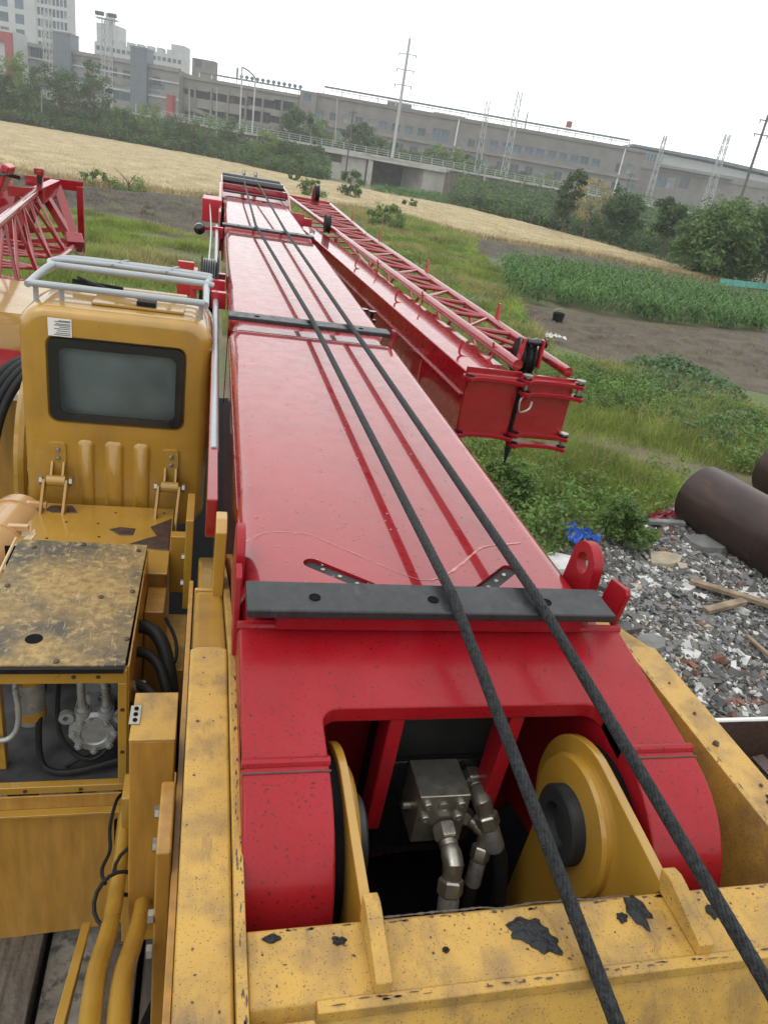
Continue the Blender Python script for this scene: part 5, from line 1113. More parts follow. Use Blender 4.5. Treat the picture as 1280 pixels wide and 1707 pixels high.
# ---- lattice jib of a second crane at the left edge
nl = empty('lattice_boom', (-1.8, 7.0, 1.9), 'red triangular lattice boom of another crane at the left edge', 'lattice boom')
TA, TB = Vector((-1.84, 9.0, 2.97)), Vector((-1.26, 3.6, 2.97))
BA, BB = Vector((-1.47, 9.0, 2.46)), Vector((-1.47, 2.6, 2.46))
LA, LB = Vector((-2.45, 9.3, 2.42)), Vector((-2.3, 2.6, 2.42))
for a, b, r in ((TA, TB, .038), (BA, BB, .038), (LA, LB, .038)): MB().tube([a, b], r, 14).build('chord', M['red'], nl)
N_ = 9
for i in range(N_):
    t = .03 + i / N_ * .97; t2 = .03 + (i + .5) / N_ * .97; t3 = .03 + (i + 1) / N_ * .97
    for (p, q) in ((TA.lerp(TB, t), BA.lerp(BB, t2)), (TA.lerp(TB, t3), BA.lerp(BB, t2)), (TA.lerp(TB, t), LA.lerp(LB, t2)), (LA.lerp(LB, t), BA.lerp(BB, t)), (LA.lerp(LB, t2), BA.lerp(BB, t)), (LA.lerp(LB, t2), BA.lerp(BB, t3))):
        MB().tube([p, q], .0145, 8).build('brace', M['red'], nl)
# head frame
P_ = lambda px, py, y: (lambda r: (r.x * y / r.y, y, r.z * y / r.y + CAM_H))(Vector(CX) * (px - 640) - Vector(CY) * (py - 853.5) - Vector(CZ) * 1200)
MB().bar(P_(44, 300, 9.8), P_(138, 311, 9.6), .06, .11).build('head_beam', M['red'], nl, bevel=.005)
MB().bar(P_(134, 311, 9.6), P_(138, 420, 9.6), .09, .07).build('head_post', M['red'], nl, bevel=.005)
MB().bar(P_(93, 312, 9.5), P_(124, 400, 9.1), .10, .10).build('head_strut', M['red'], nl, bevel=.005)
MB().bar(P_(78, 330, 9.2), P_(120, 400, 9.1), .08, .08).build('head_strut', M['red'], nl, bevel=.005)
MB().bar(P_(60, 330, 9.0), P_(40, 380, 9.2), .12, .12).build('head_strut', M['red'], nl, bevel=.005)
MB().bar(P_(45, 330, 9.2), P_(22, 420, 9.3), .16, .16).build('head_strut', M['red'], nl, bevel=.005)
MB().bar(P_(64, 326, 9.0), P_(94, 312, 9.5), .10, .16).build('head_link', M['red'], nl, bevel=.005)
MB().bar(P_(15, 318, 9.1), P_(66, 322, 9.0), .05, .10).build('head_link', M['red'], nl, bevel=.005)
MB().bar(P_(121, 395, 9.1), P_(126, 412, 9.0), .18, .16).build('corner_block', M['red'], nl, bevel=.01)
MB().bar(P_(124, 404, 9.0), P_(138, 422, 9.6), .05, .18).build('corner_plate', M['red'], nl, bevel=.005)
MB().bar(P_(67, 318, 9.0), P_(67, 285, 9.0), .09, .05).build('sheave_bracket', M['red'], nl, bevel=.005)
MB().bar(P_(58, 285, 9.0), P_(74, 287, 9.0), .07, .06).build('bracket_cap', M['red'], nl, bevel=.005)
MB().bar(P_(67, 306, 8.95), P_(67, 292, 8.95), .05, .04).build('sheave', M['black'], nl)
MB().bar(P_(0, 305, 9.6), P_(20, 400, 9.3), .25, .2).build('head_body', M['red'], nl, bevel=.02)
MB().bar(P_(0, 292, 9.2), P_(14, 300, 9.2), .3, .3).build('winch_housing', M['red_shade'], nl, bevel=.02)
MB().bar(P_(0, 288, 9.0), P_(30, 296, 9.3), .06, .04).build('rope_bar', M['blackgloss'], nl)
for py in (386, 404, 422): MB().bar(P_(10, py, 9.4), P_(118, py - 4, 9.2), .05, .05).build('head_rail', M['red_shade'], nl)

# ---- railway embankment, wall, bridge and railing
RP = [(-150, 166), (-90, 163), (-44, 160), (-22, 158), (2, 161), (40, 184), (75, 208), (125, 240)]; ZD = 5.6
def rail_at(b):
    for (b0, d0), (b1, d1) in zip(RP, RP[1:]):
        if b0 <= b <= b1: return d0 + (d1 - d0) * (b - b0) / (b1 - b0)
    return RP[-1][1]
def rpx(px, py, dd=0.0):
    """across-position where the view ray of that pixel meets the railway line"""
    lo, hi_ = 60.0, 260.0
    for _ in range(40):
        m_ = (lo + hi_) / 2
        b = at(px, py, m_).x
        if m_ < rail_at(max(-149, min(124, b))) + dd: lo = m_
        else: hi_ = m_
    return at(px, py, lo).x
b0, b1 = rpx(541, 262), rpx(742, 295)
mb = MB()
for seg in ([-150, -90, -44, -22.5, b0], [b1, 30, 40, 75, 125]):
    o = [(W(b, rail_at(b)), W(b, rail_at(b) + 14)) for b in seg]
    for i in range(len(seg) - 1):
        (p, q), (r_, s_) = o[i], o[i + 1]
        mb.add([(p.x, p.y, 0), (r_.x, r_.y, 0), (r_.x, r_.y, ZD - .5), (p.x, p.y, ZD - .5), (q.x, q.y, ZD - .5), (s_.x, s_.y, ZD - .5), (q.x, q.y, 0), (s_.x, s_.y, 0)],
               [(0, 1, 2, 3), (3, 2, 5, 4), (4, 5, 7, 6)] + ([(0, 3, 4, 6)] if i == 0 else []) + ([(1, 7, 5, 2)] if i == len(seg) - 2 else []))
mb.build('railway_embankment', M['brickwall'], None, smooth=0, kind='structure')
ledge = empty('deck_edge', W(-20, rail_at(-20), ZD - .5), 'grey concrete edge beam along the top of the railway', 'edge beam')
bs = [-130, -100, -84, -68, -52, -37, -22.5] 
for a, b in zip(bs + [], bs[1:] + [b0]):
    pass
allb = [-150, -130, -110, -90, -68, -52, -44, -37, -22.5, b0, (b0 + b1) / 2, b1, 15, 28, 40, 57, 75, 100, 125]
for a, b in zip(allb, allb[1:]):
    if b <= a: continue
    p, q = W(a, rail_at(a) - .25, ZD - .28), W(b, rail_at(b) - .25, ZD - .28)
    MB().bar(p, q, .6, .42).build('beam', M['concrete'], ledge)
    if a < b0 or a >= b1:
        pass
for x in np.arange(-126, 124, 4.2):
    if b0 - 1 < x < b1 + 1: continue
    p = W(x, rail_at(x) - .16, 0); MB().box(p.x - .16, p.x + .16, p.y - .16, p.y + .16, 0, ZD - .5).build('pilaster', M['concrete'], ledge)
brg = empty('railway_bridge', W((b0 + b1) / 2, rail_at((b0 + b1) / 2), 0), 'concrete railway bridge with a dark underpass opening and one pier', 'bridge')
def P3(b, dd, z): p = W(b, rail_at(b) + dd, z); return (p.x, p.y, z)
def wall4(a, b, da, db, z0, z1, name, m='concrete', th=.5):
    MB().add([P3(a, da, z0), P3(b, db, z0), P3(b, db, z1), P3(a, da, z1), P3(a, da + th, z0), P3(b, db + th, z0), P3(b, db + th, z1), P3(a, da + th, z1)],
             [(0, 1, 2, 3), (5, 4, 7, 6), (3, 2, 6, 7), (1, 0, 4, 5), (0, 3, 7, 4), (2, 1, 5, 6)]).build(name, M[m], brg, smooth=0)
L_ = b1 - b0; f_ = lambda t: b0 + L_ * t
MB().bar(P3(b0, 6, ZD - .62), P3(b1, 6, ZD - .62), 12.4, .5).build('deck', M['concrete'], brg)
MB().bar(P3(b0, -.45, ZD - .75), P3(b1, -.45, ZD - .75), .35, .7).build('girder', M['concrete'], brg)
wall4(f_(.14), f_(.34), .5, .5, 0, ZD - .9, 'abutment_wall'); wall4(f_(.34), f_(.36), .5, 10, 0, ZD - .9, 'side_wall')
wall4(f_(.63), f_(.82), 7.0, .5, 0, ZD - .9, 'side_wall'); wall4(f_(.82), f_(1.0), .5, .3, 0, ZD - .9, 'wing_wall')
wall4(f_(-.02), f_(.14), -.3, .6, 0, ZD - 2.6, 'wing_wall'); wall4(f_(.02), f_(.14), 1.2, 1.2, 0, ZD - .9, 'back_wall', 'brickwall')
pb = f_(.375); q = W(pb, rail_at(pb) + .3, 0); MB().box(q.x - .45, q.x + .45, q.y - .45, q.y + .45, 0, ZD - .95).build('pier', M['concrete'], brg)
wall4(f_(.36), f_(.66), 12, 12, 0, ZD - .9, 'inner_wall', 'brickwall')
M['paleSteel'] = mat('pale_galvanised_rail', (.40, .41, .41), rough=.5, var=.1)
hr = empty('bridge_railing', W(-20, rail_at(-20), ZD), 'pale steel railing along the railway above the bridge', 'railing')
xs = list(np.arange(rpx(235, 180), rpx(1100, 352), 2.2))
for i, x in enumerate(xs):
    p = W(x, rail_at(x) - .2, 0); MB().box(p.x - .06, p.x + .06, p.y - .06, p.y + .06, ZD - .07, ZD + 1.1).build('post', M['paleSteel'], hr)
    if i < len(xs) - 1:
        q = W(xs[i + 1], rail_at(xs[i + 1]) - .2, 0)
        for z in (.28, .66, 1.06): MB().bar((p.x, p.y, ZD + z), (q.x, q.y, ZD + z), .06, .07).build('rail', M['paleSteel'], hr)
fp = empty('track_fence', W(-75, rail_at(-75), ZD), 'row of short concrete posts and wire along the railway at left', 'fence')
for x in np.arange(-110, rpx(235, 180), 2.6):
    p = W(x, rail_at(x) + .2, 0); MB().box(p.x - .09, p.x + .09, p.y - .09, p.y + .09, ZD - .52, ZD + 1.5).build('post', M['concrete'], fp)
# ---- buildings
M['bgrey'] = mat('grey_render', (.19, .178, .168), rough=.85, var=.2, vscale=.25, big=(.18, .165, .15), bgscale=.15)
M['bbrown'] = mat('brown_stone_cladding', (.165, .15, .14), rough=.85, var=.2, vscale=.3)
M['bpale'] = mat('pale_tile_facade', (.38, .39, .39), rough=.7, var=.06, vscale=.4)
M['bslate'] = mat('slate_blue_panels', (.10, .125, .15), rough=.5, var=.12, vscale=.6)
M['bwin'] = mat('window_glass_dark', (.035, .05, .065), rough=.12, var=.4, vscale=.3)
M['bwinblue'] = mat('window_glass_blue', (.06, .10, .14), rough=.12, var=.4, vscale=.4)
M['bframe'] = mat('window_frame_grey', (.16, .17, .18), rough=.5)
M['bvoid'] = mat('painted_interior_shade', (.03, .03, .032), rough=.9)  # dark sheet colour standing in for the shade inside open decks
M['bred'] = mat('red_cladding', (.26, .03, .035), rough=.5)
M['bwhite'] = mat('white_roof_steel', (.6, .61, .61), rough=.5)
WC = {}; WR = random.Random(21)
M['bcurt'] = mat('window_with_blind', (.17, .19, .20), rough=.25, var=.4, vscale=.5)
class Bld:
    def __init__(s, name, label, D, px0, px1, ytop, cat='building', depth=18, mat_='bgrey', ztop=None, yaw=0, group=None):
        s.D = D; s.B0 = at(px0, ytop, D).x; s.B1 = at(px1, ytop, D).x; s.zt = ztop or at((px0 + px1) / 2, ytop, D).z; s.depth = depth
        s.root = empty(name, W(s.B0, D, 0), label, cat, group, rz=TH + yaw); s.op = []; s.m = mat_; s.w = s.B1 - s.B0; s.wins = []
    def uz(s, px, py): p = at(px, py, s.D); return p.x - s.B0, p.z
    def win(s, u, z, w, h, m='bwin', void=False, mul=1):
        if not void: m = WR.choice([m, m, m, 'bwin', 'bwinblue', 'bcurt'])
        if u - w / 2 < .1 or u + w / 2 > s.w - .1 or z + h / 2 > s.zt - .1 or z - h / 2 < .1: return
        s.op.append((u - w / 2, u + w / 2, z - h / 2, z + h / 2)); s.wins.append((u, z, w, h, m, void, mul))
    def finish(s, name='wall', rec=.35):
        us = sorted(set([0, s.w] + [round(o[i], 4) for o in s.op for i in (0, 1)])); zs = sorted(set([0, s.zt] + [round(o[i], 4) for o in s.op for i in (2, 3)]))
        mb = MB()
        for i in range(len(us) - 1):
            for j in range(len(zs) - 1):
                uc, zc = (us[i] + us[i + 1]) / 2, (zs[j] + zs[j + 1]) / 2
                if any(o[0] < uc < o[1] and o[2] < zc < o[3] for o in s.op): continue
                mb.add([(us[i], 0, zs[j]), (us[i + 1], 0, zs[j]), (us[i + 1], 0, zs[j + 1]), (us[i], 0, zs[j + 1])], [(0, 1, 2, 3)])
        for (a, b, c, d) in s.op:
            mb.add([(a, 0, c), (b, 0, c), (b, 0, d), (a, 0, d), (a, rec, c), (b, rec, c), (b, rec, d), (a, rec, d)], [(0, 4, 5, 1), (1, 5, 6, 2), (2, 6, 7, 3), (3, 7, 4, 0)])
        mb.add([(0, 0, 0), (s.w, 0, 0), (s.w, s.depth, 0), (0, s.depth, 0), (0, 0, s.zt), (s.w, 0, s.zt), (s.w, s.depth, s.zt), (0, s.depth, s.zt)], [(0, 4, 7, 3), (1, 2, 6, 5), (3, 7, 6, 2), (4, 5, 6, 7)])
        mb.build(name, M[s.m], s.root, smooth=0)
        for (u, z, w, h, m, void, mul) in s.wins:
            k = (round(w, 2), round(h, 2), m, void, mul)
            if k not in WC:
                t = .07; fm = MB()
                if not void:
                    fm.box(-w / 2, w / 2, 0, .1, h / 2 - t, h / 2).box(-w / 2, w / 2, 0, .1, -h / 2, -h / 2 + t).box(-w / 2, -w / 2 + t, 0, .1, -h / 2 + t, h / 2 - t).box(w / 2 - t, w / 2, 0, .1, -h / 2 + t, h / 2 - t)
                    for q in range(mul): c = -w / 2 + w * (q + 1) / (mul + 1); fm.box(c - t / 2, c + t / 2, 0, .09, -h / 2 + t, h / 2 - t)
                else:
                    fm.box(-w / 2, w / 2, 0, .1, h / 2 - t, h / 2)
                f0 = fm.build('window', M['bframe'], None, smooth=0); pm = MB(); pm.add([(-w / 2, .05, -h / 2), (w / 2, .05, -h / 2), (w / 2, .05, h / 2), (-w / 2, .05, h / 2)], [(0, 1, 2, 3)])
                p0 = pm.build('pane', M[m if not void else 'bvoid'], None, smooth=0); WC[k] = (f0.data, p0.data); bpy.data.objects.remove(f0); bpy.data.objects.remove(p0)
            fd, pd = WC[k]
            f = bpy.data.objects.new('window' if not void else 'opening', fd); C.objects.link(f); f.parent = s.root; f.location = (u, rec - .12, z)
            p = bpy.data.objects.new('pane' if not void else 'recess', pd); C.objects.link(p); p.parent = f
    def part(s, mb, name, m): return mb.build(name, M[m], s.root, smooth=0)
    def boxpx(s, name, m, p0, p1, dd0=-.5, dd1=3.0):
        u0, z0 = s.uz(*p0); u1, z1 = s.uz(*p1); return s.part(MB().box(min(u0, u1), max(u0, u1), dd0, dd1, min(z0, z1), max(z0, z1)), name, m)
    def line(s, name, m, p0, p1, w, h, dd=-.3):
        u0, z0 = s.uz(*p0); u1, z1 = s.uz(*p1); return s.part(MB().bar((u0, dd, z0), (u1, dd, z1), w, h), name, m)
# main mall
ml = Bld('shopping_mall', 'long brown-grey mall with a row of blue windows behind the railway', 262, 522, 1085, 222, depth=30, mat_='bbrown', ztop=at(700, 187, 262).z)
zw = at(650, 211, 262).z
for x in [531, 554, 577, 597, 618, 639, 660, 682, 704] + [807, 829, 850, 870, 890, 910, 930, 950, 970, 988, 1008]:
    u, _ = ml.uz(x, 211); ml.win(u, zw, 2.55, 2.3, 'bwinblue')
for x in (727, 742): u, _ = ml.uz(x, 225); ml.win(u, zw, 2.7, 3.6, 'bwinblue')
for x in (1028, 1047): u, _ = ml.uz(x, 290); ml.win(u, zw - .3, 2.0, 2.6, 'bwin')
for x in (785,): u, _ = ml.uz(x, 240); ml.win(u, zw - .6, 2.2, 2.3, 'bwin')
for x in range(545, 1070, 24):
    u, _ = ml.uz(x, 225 + (x - 545) * .176); ml.win(u, zw - 5.6, 2.6, 2.4, 'bwin')
u, _ = ml.uz(1074, 274); ml.win(u, at(1074, 274, 262).z, 2.6, 2.4, 'bwinblue')
ml.finish()
ml.part(MB().box(.1, ml.w - .1, -.6, -.002, zw - 3.1, zw - 2.3), 'cornice', 'bgrey')
ml.part(MB().box(0, ml.w, -.35, -.003, ml.zt - .5, ml.zt + .5), 'parapet', 'bbrown')
zt = ml.zt
u0, _ = ml.uz(540, 158); u1, _ = ml.uz(1045, 250)
ml.part(MB().box(u0, u1, -.6, 2.5, zt + 2.3, zt + 2.6), 'roof_canopy', 'bslate'); ml.part(MB().box(u0 + 2, u1, -.9, -.7, zt + 1.5, zt + 1.75), 'roof_pipe', 'bwhite')
for k in range(18): u = u0 + (u1 - u0) * k / 17; ml.part(MB().box(u - .12, u + .12, -.5, -.3, zt + .5, zt + 2.29), 'canopy_post', 'bwhite')
for (p0, p1, m) in (((644, 163), (682, 182), 'bgrey'), ((722, 183), (776, 196), 'bpale'), ((976, 231), (1017, 245), 'bgrey'), ((1015, 243), (1062, 258), 'bpale')):
    ua, za = ml.uz(*p0); ub, _ = ml.uz(*p1); ml.part(MB().box(ua, ub, 6, 14, zt, za), 'plant_room', m)
ua, za = ml.uz(948, 224); ml.part(MB().lathe((ua, 5, zt + 3.4), (0, 0, 1), [(0, .9), (1.6, .9), (1.8, .3)], 14), 'water_tank', 'bred')
for k in range(4): ml.part(MB().box(ua - .7 + .45 * k, ua - .6 + .45 * k, 4.9, 5.1, zt, zt + 3.4), 'tank_leg', 'bframe')
for x in (765, 1055):
    ua, _ = ml.uz(x, 200); ml.part(MB().cyl((ua, -.15, 2), (ua, -.15, zt), .25, 8), 'downpipe', 'bwhite')
# stair block and open parking decks
st = Bld('stair_block', 'square stone stair block rising between mall and parking decks', 261, 501, 529, 152, depth=12, mat_='bbrown')
st.win(*st.uz(513, 162), 2.4, 2.2, 'bwinblue'); st.win(st.w / 2, 9, 2.2, 2.0, 'bwinblue'); st.finish()
pk = Bld('parking_structure', 'grey open-deck parking structure with ramps left of the mall', 262, 290, 501, 142, depth=30, mat_='bgrey', ztop=at(400, 146, 262).z)
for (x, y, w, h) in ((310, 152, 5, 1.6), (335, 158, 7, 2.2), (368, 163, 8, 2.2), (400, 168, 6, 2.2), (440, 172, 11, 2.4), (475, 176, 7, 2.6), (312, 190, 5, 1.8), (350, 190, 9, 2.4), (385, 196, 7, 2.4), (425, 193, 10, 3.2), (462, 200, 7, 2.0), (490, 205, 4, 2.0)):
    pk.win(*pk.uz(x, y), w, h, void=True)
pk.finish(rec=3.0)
pk.part(MB().prism([(2, 12.2), (24, 7.4), (24, 6.2), (2, 11.0)], -.8, -.002, 'y'), 'ramp_parapet', 'bbrown')
for x in (300, 325, 352, 380, 410, 438, 470, 492):
    ua, _ = pk.uz(x, 180); pk.part(MB().box(ua - .3, ua + .3, -.5, -.003, 0, pk.zt - 1.2), 'column', 'bbrown')
ua, _ = pk.uz(398, 140); ub, _ = pk.uz(497, 155)
pk.part(MB().box(0, pk.w, -.5, 1.0, pk.zt, pk.zt + .9), 'parapet', 'bgrey'); pk.part(MB().box(8, pk.w, -.3, 2.0, pk.zt + 2.2, pk.zt + 2.5), 'roof_canopy', 'bslate')
for k in range(9): u = 8.2 + (pk.w - 8.5) * k / 8; pk.part(MB().box(u - .12, u + .12, -.2, 0, pk.zt + .9, pk.zt + 2.19), 'canopy_post', 'bwhite')
for k in range(12): u = ua + (ub - ua) * k / 11; pk.part(MB().lathe((u, 3, pk.zt + 2.5), (0, 0, 1), [(0, .3), (.5, .3), (.55, .6), (1.1, .6), (1.4, .2)], 10), 'roof_vent', 'bslate')
rt = Bld('roof_house', 'brown box-like house on the roof above the parking decks', 275, 321, 358, 99, depth=4, mat_='bbrown'); rt.win(*rt.uz(331, 106), 2.2, 2.4, 'bwinblue'); rt.finish()
# left wing
lw = Bld('mall_wing', 'three-storey grey wing with dark strip windows at left', 258, 28, 300, 110, depth=26, mat_='bgrey', ztop=at(180, 96, 258).z)
for (x, y, w, h) in ((60, 88, 3.6, 2.6), (75, 92, 3.4, 2.6), (132, 108, 7.5, 2.6), (170, 117, 4.5, 2.4), (188, 120, 3.0, 2.4), (213, 125, 3.0, 2.4), (262, 135, 2.4, 2.4), (155, 150, 7, 2), (200, 160, 9, 2.2), (255, 160, 5, 2.6), (255, 182, 4, 2.2)):
    lw.win(*lw.uz(x, y), w, h, 'bwin', mul=3)
for (x, y, w, h) in ((140, 126, 9, 2.2), (200, 138, 9, 2.2), (262, 136, 5, 2.3)): lw.win(*lw.uz(x, y + 8), w, h * .7, 'bwinblue')
lw.finish()
lw.part(MB().box(0, lw.w, -.5, -.003, lw.zt - .7, lw.zt + .35), 'parapet', 'bgrey'); lw.part(MB().box(0, lw.w, -.4, -.003, 12.0, 12.5), 'string_course', 'bpale')
lw.part(MB().box(0, lw.w, -.4, -.003, 16.6, 17.0), 'string_course', 'bpale')
for (xa, xb, yt, lb) in ((88, 117, 55, 'slate blue stair tower farther left, below the white office block'), (218, 245, 80, 'slate blue stair tower right of the lamp mast')):
    tw = Bld('stair_tower', lb, 256, xa, xb, yt, 'tower', depth=6, mat_='bslate', group='slate blue stair towers'); tw.finish()
    for k in range(1, 6): tw.part(MB().box(tw.w * k / 6 - .05, tw.w * k / 6 + .05, -.08, -.002, 0, tw.zt - .3), 'panel_joint', 'bframe')
    tw.part(MB().box(-.2, tw.w + .2, -.25, 6.2, tw.zt + .002, tw.zt + .4), 'coping', 'bframe')
rp_ = Bld('red_portal', 'red framed portal front at the left picture edge', 245, -40, 22, 46, 'facade', depth=8, mat_='bpale'); rp_.finish()
rp_.part(MB().box(rp_.w - 2.4, rp_.w - .2, -.8, -.003, 0, rp_.zt - .6), 'red_pier', 'bred'); rp_.part(MB().box(0, rp_.w - 2.4, -.8, -.003, rp_.zt - 3.2, rp_.zt - .6), 'red_lintel', 'bred')
# apartment slab behind
ap = Bld('apartment_block', 'pale grey apartment slab with stepped roofline behind the left wing', 350, 158, 308, 78, depth=8, mat_='bpale', ztop=at(235, 82, 350).z)
for i in range(17):
    for j in range(5):
        u = ap.w * (i + .7) / 17.6; ap.win(u, ap.zt - 2.2 - 3.1 * j, 1.5, 1.6, 'bwinblue')
ap.finish(rec=.25)
for i in range(9): u = ap.w * (i + .5) / 9; ap.part(MB().box(u - 1.3, u + 1.3, .5, 4, ap.zt, ap.zt + 1.8), 'roof_hut', 'bpale')
ap.part(MB().box(.5, 10, 1, 9, ap.zt, ap.zt + 7), 'stair_head', 'bpale'); ap.part(MB().box(ap.w - 6, ap.w - .5, 1, 9, ap.zt, ap.zt + 4), 'stair_head', 'bpale')
ap.part(MB().box(4, 7, 2, 5, ap.zt + 7, ap.zt + 11), 'lift_head', 'bpale')
# office tower
for (nm, px0, px1, lb, dd, cols_, w_) in (('office_tower', 62, 126, 'tall white office block with grid of windows, top left', 300, 8, 1.5),):
    ot = Bld(nm, lb, dd, px0, px1 - 12, 40, depth=6, mat_='bpale', ztop=52, yaw=0)
    for i in range(cols_):
        for j in range(13): ot.win(ot.w * (i + .6) / (cols_ + .2), 6 + 3.5 * j, 1.05, 2.4, 'bwin', mul=0)
    ot.finish(rec=.3)
ow = Bld('office_wing', 'plain grey-tiled office wing with few windows, top left corner', 300.5, -30, 61.5, 40, depth=5, mat_='bpale', ztop=52)
for x in (7, 33):
    for j in range(9): u, _ = ow.uz(x, 20); ow.win(u, 12 + 4.6 * j, 3.2, 3.0, 'bwinblue', mul=2)
ow.finish(rec=.3)
# right end: glazed hall with slanting roof and a second hall
gh = Bld('glazed_hall', 'hall with slanting dark roof and glazed end, right of the mall', 285, 1052, 1330, 262, depth=40, mat_='bbrown', ztop=at(1150, 282, 285).z)
u_, z_ = gh.uz(1060, 244); ue, ze = gh.uz(1330, 298)
for (x, y) in ((1102, 303), (1118, 305), (1140, 305), (1165, 295), (1200, 292), (1235, 305), (1258, 308)): gh.win(*gh.uz(x, y), 3.4, 3.6, 'bwin')
gh.finish()
gh.part(MB().prism([(1.0, gh.zt), (gh.w, gh.zt), (gh.w, max(gh.zt + .3, ze - 1.2)), (26, z_ - 1.0), (1.0, z_ - .4)], 3, 36, 'y'), 'upper_storey', 'bpale')
gh.part(MB().prism([(-.5, z_), (26, z_ - .4), (gh.w + 1, ze - .5), (gh.w + 1, ze + .4), (26, z_ + .6), (-.5, z_ + .7)], 1.5, 38, 'y'), 'roof', 'bslate')
for k in range(9): gh.part(MB().box(1.4 + k * 1.15, 2.1 + k * 1.15, 2.6, 2.99, gh.zt + .4, z_ - 1.2), 'glazing_bay', 'bwinblue')
gh.part(MB().box(.0, gh.w, -.4, -.003, gh.zt - 2.2, gh.zt - 1.2), 'band', 'bbrown')
gh.part(MB().box(10, 36, -2.2, -.004, gh.zt - 1.0, gh.zt - .4), 'awning', 'bframe')
g2 = Bld('far_hall', 'second hall with thin dark roof at the right edge', 330, 1222, 1340, 282, depth=30, mat_='bpale', ztop=at(1250, 288, 330).z); g2.finish()
g2.part(MB().box(-3, g2.w, -2, 30, g2.zt + .01, g2.zt + 1.0), 'roof', 'bslate')
rs_ = Bld('red_stair', 'narrow dark red stair frame beside the parking decks', 250, 278, 288, 158, 'stair', depth=3, mat_='bred'); rs_.finish()
# ---- masts, poles and wires
M['mast'] = mat('galvanised_mast', (.36, .37, .37), rough=.5, metal=.3, var=.1)
M['polec'] = mat('concrete_pole', (.30, .29, .275), rough=.85, var=.1)
M['poled'] = mat('dark_pole', (.09, .085, .08), rough=.8, var=.2)
def mast(top, base, D, w0, w1, label, lamps=False, z0=0.0):
    t = at(*top, D); b = at(*base, D); o = W(b.x, D, z0); root = empty('lattice_mast', o, label, 'mast', 'lattice masts along the railway', rz=TH)
    H_ = t.z - z0; lean = t.x - b.x; n = max(6, int(H_ / 2.2)); mbb = MB()
    cor = lambda k, s1, s2: Vector((lean * k + s1 * (w0 + (w1 - w0) * k) / 2, s2 * (w0 + (w1 - w0) * k) / 2, H_ * k))
    for s1 in (-1, 1):
        for s2 in (-1, 1): MB().bar(cor(0, s1, s2), cor(1, s1, s2), .12, .12).build('leg', M['mast'], root)
    for i in range(n):
        a, c = i / n, (i + 1) / n
        for (p, q) in (((-1, -1), (1, -1)), ((-1, 1), (1, 1)), ((-1, -1), (-1, 1)), ((1, -1), (1, 1))):
            mbb.bar(cor(a, *p), cor(c, *q), .07, .07); mbb.bar(cor(a, *q), cor(c, *p), .07, .07)
    mbb.build('bracing', M['mast'], root)
    if lamps:
        MB().box(lean - 2.2, lean + 2.2, -.8, .8, H_, H_ + .2).build('platform', M['mast'], root)
        for s1 in (-1.8, -.9, .9, 1.8): MB().obox((lean + s1, -.6, H_ + .9), .9, .5, .7, Matrix.Rotation(.4, 3, 'X')).build('floodlight', M['bframe'], root); MB().bar((lean + s1, -.3, H_ + .2), (lean + s1, -.5, H_ + .8), .1, .1).build('lamp_arm', M['mast'], root)
mast((179, 33), (178, 185), 178, 2.0, 1.6, 'lattice mast with floodlights before the left wing', True)
mast((80, 20), (80, 190), 178, 1.5, 1.2, 'lattice mast standing before the white office block')
mast((814, 168), (793, 300), 190, 1.6, .8, 'left one of two slim lattice masts right of the steel pole')
mast((867, 153), (834, 318), 196, 1.9, 1.0, 'taller right one of two slim lattice masts')
mast((1213, 224), (1175, 345), 205, 2.4, 1.0, 'lattice mast before the glazed hall roof')
mast((1109, 226), (1080, 330), 215, 1.7, .7, 'short lattice mast in front of the glazed end')
def pole(top, base, D, r, label, m='polec', arms=(), z0=0.0, name='utility_pole'):
    t = at(*top, D); b = at(*base, D); root = empty(name, W(b.x, D, z0), label, 'pole', rz=TH); H_ = t.z - z0; lean = (t.x - b.x) * H_ / max(.1, (t.z - b.z))
    MB().tube([(0, 0, 0), (lean, 0, H_)], [r, r * .65], 10).build('shaft', M[m], root)
    for (k, a, b_) in arms:
        MB().bar((lean * k - a, 0, H_ * k), (lean * k + b_, 0, H_ * k), .14, .16).build('crossarm', M[m], root)
        for q in (-a + .15, b_ - .15): MB().lathe((lean * k + q, 0, H_ * k - .5), (0, 0, 1), [(0, .06), (.1, .13), (.2, .07), (.3, .13), (.42, .05)], 8).build('insulator', M['bframe'], root)
    return root
pole((683, 64), (655, 250), 172, .38, 'tallest steel power pole with three crossarm levels above the mall', 'mast', ((.97, .1, .1), (.90, 1.8, 1.9), (.80, 1.8, 1.9), (.70, 1.8, 1.9)))
pole((1281, 192), (1238, 322), 150, .30, 'leaning dark power pole at the right edge', 'poled', ((.96, 1.2, 1.0), (.86, 1.4, 1.2)))
pole((589, 184), (575, 298), 150, .18, 'thin dark utility pole before the bridge abutment', 'poled', ((.97, .8, .8),))
pole((578, 210), (572, 255), 166, .14, 'short thin pole just left of the bridge utility pole', 'poled')
pole((69, 112), (70, 206), 147, .16, 'pale concrete pole standing in the left shrubs', 'polec')
pole((1049, 288), (1030, 340), 165, .16, 'dark leaning pole behind the trio of trees', 'poled', ((.97, .7, .7),))
pole((318, 148), (318, 200), 170, .18, 'plain pale pole by the ramp, left of the catenary frame', 'polec')
pole((364, 146), (363, 205), 170, .18, 'plain pale pole before the parking decks', 'polec')
pole((566, 165), (562, 235), 172, .18, 'plain pole before the mall, left of the dark bridge pole', 'polec')
pole((880, 187), (873, 222), 280, .25, 'small antenna pole on the mall roof', 'poled', z0=at(873, 222, 280).z - 3, name='antenna_pole')
cf = empty('catenary_frame', W(at(400, 230, 163).x, 163, 0), 'pale twin-post catenary frame with curved arm over the railway', 'catenary', rz=TH)
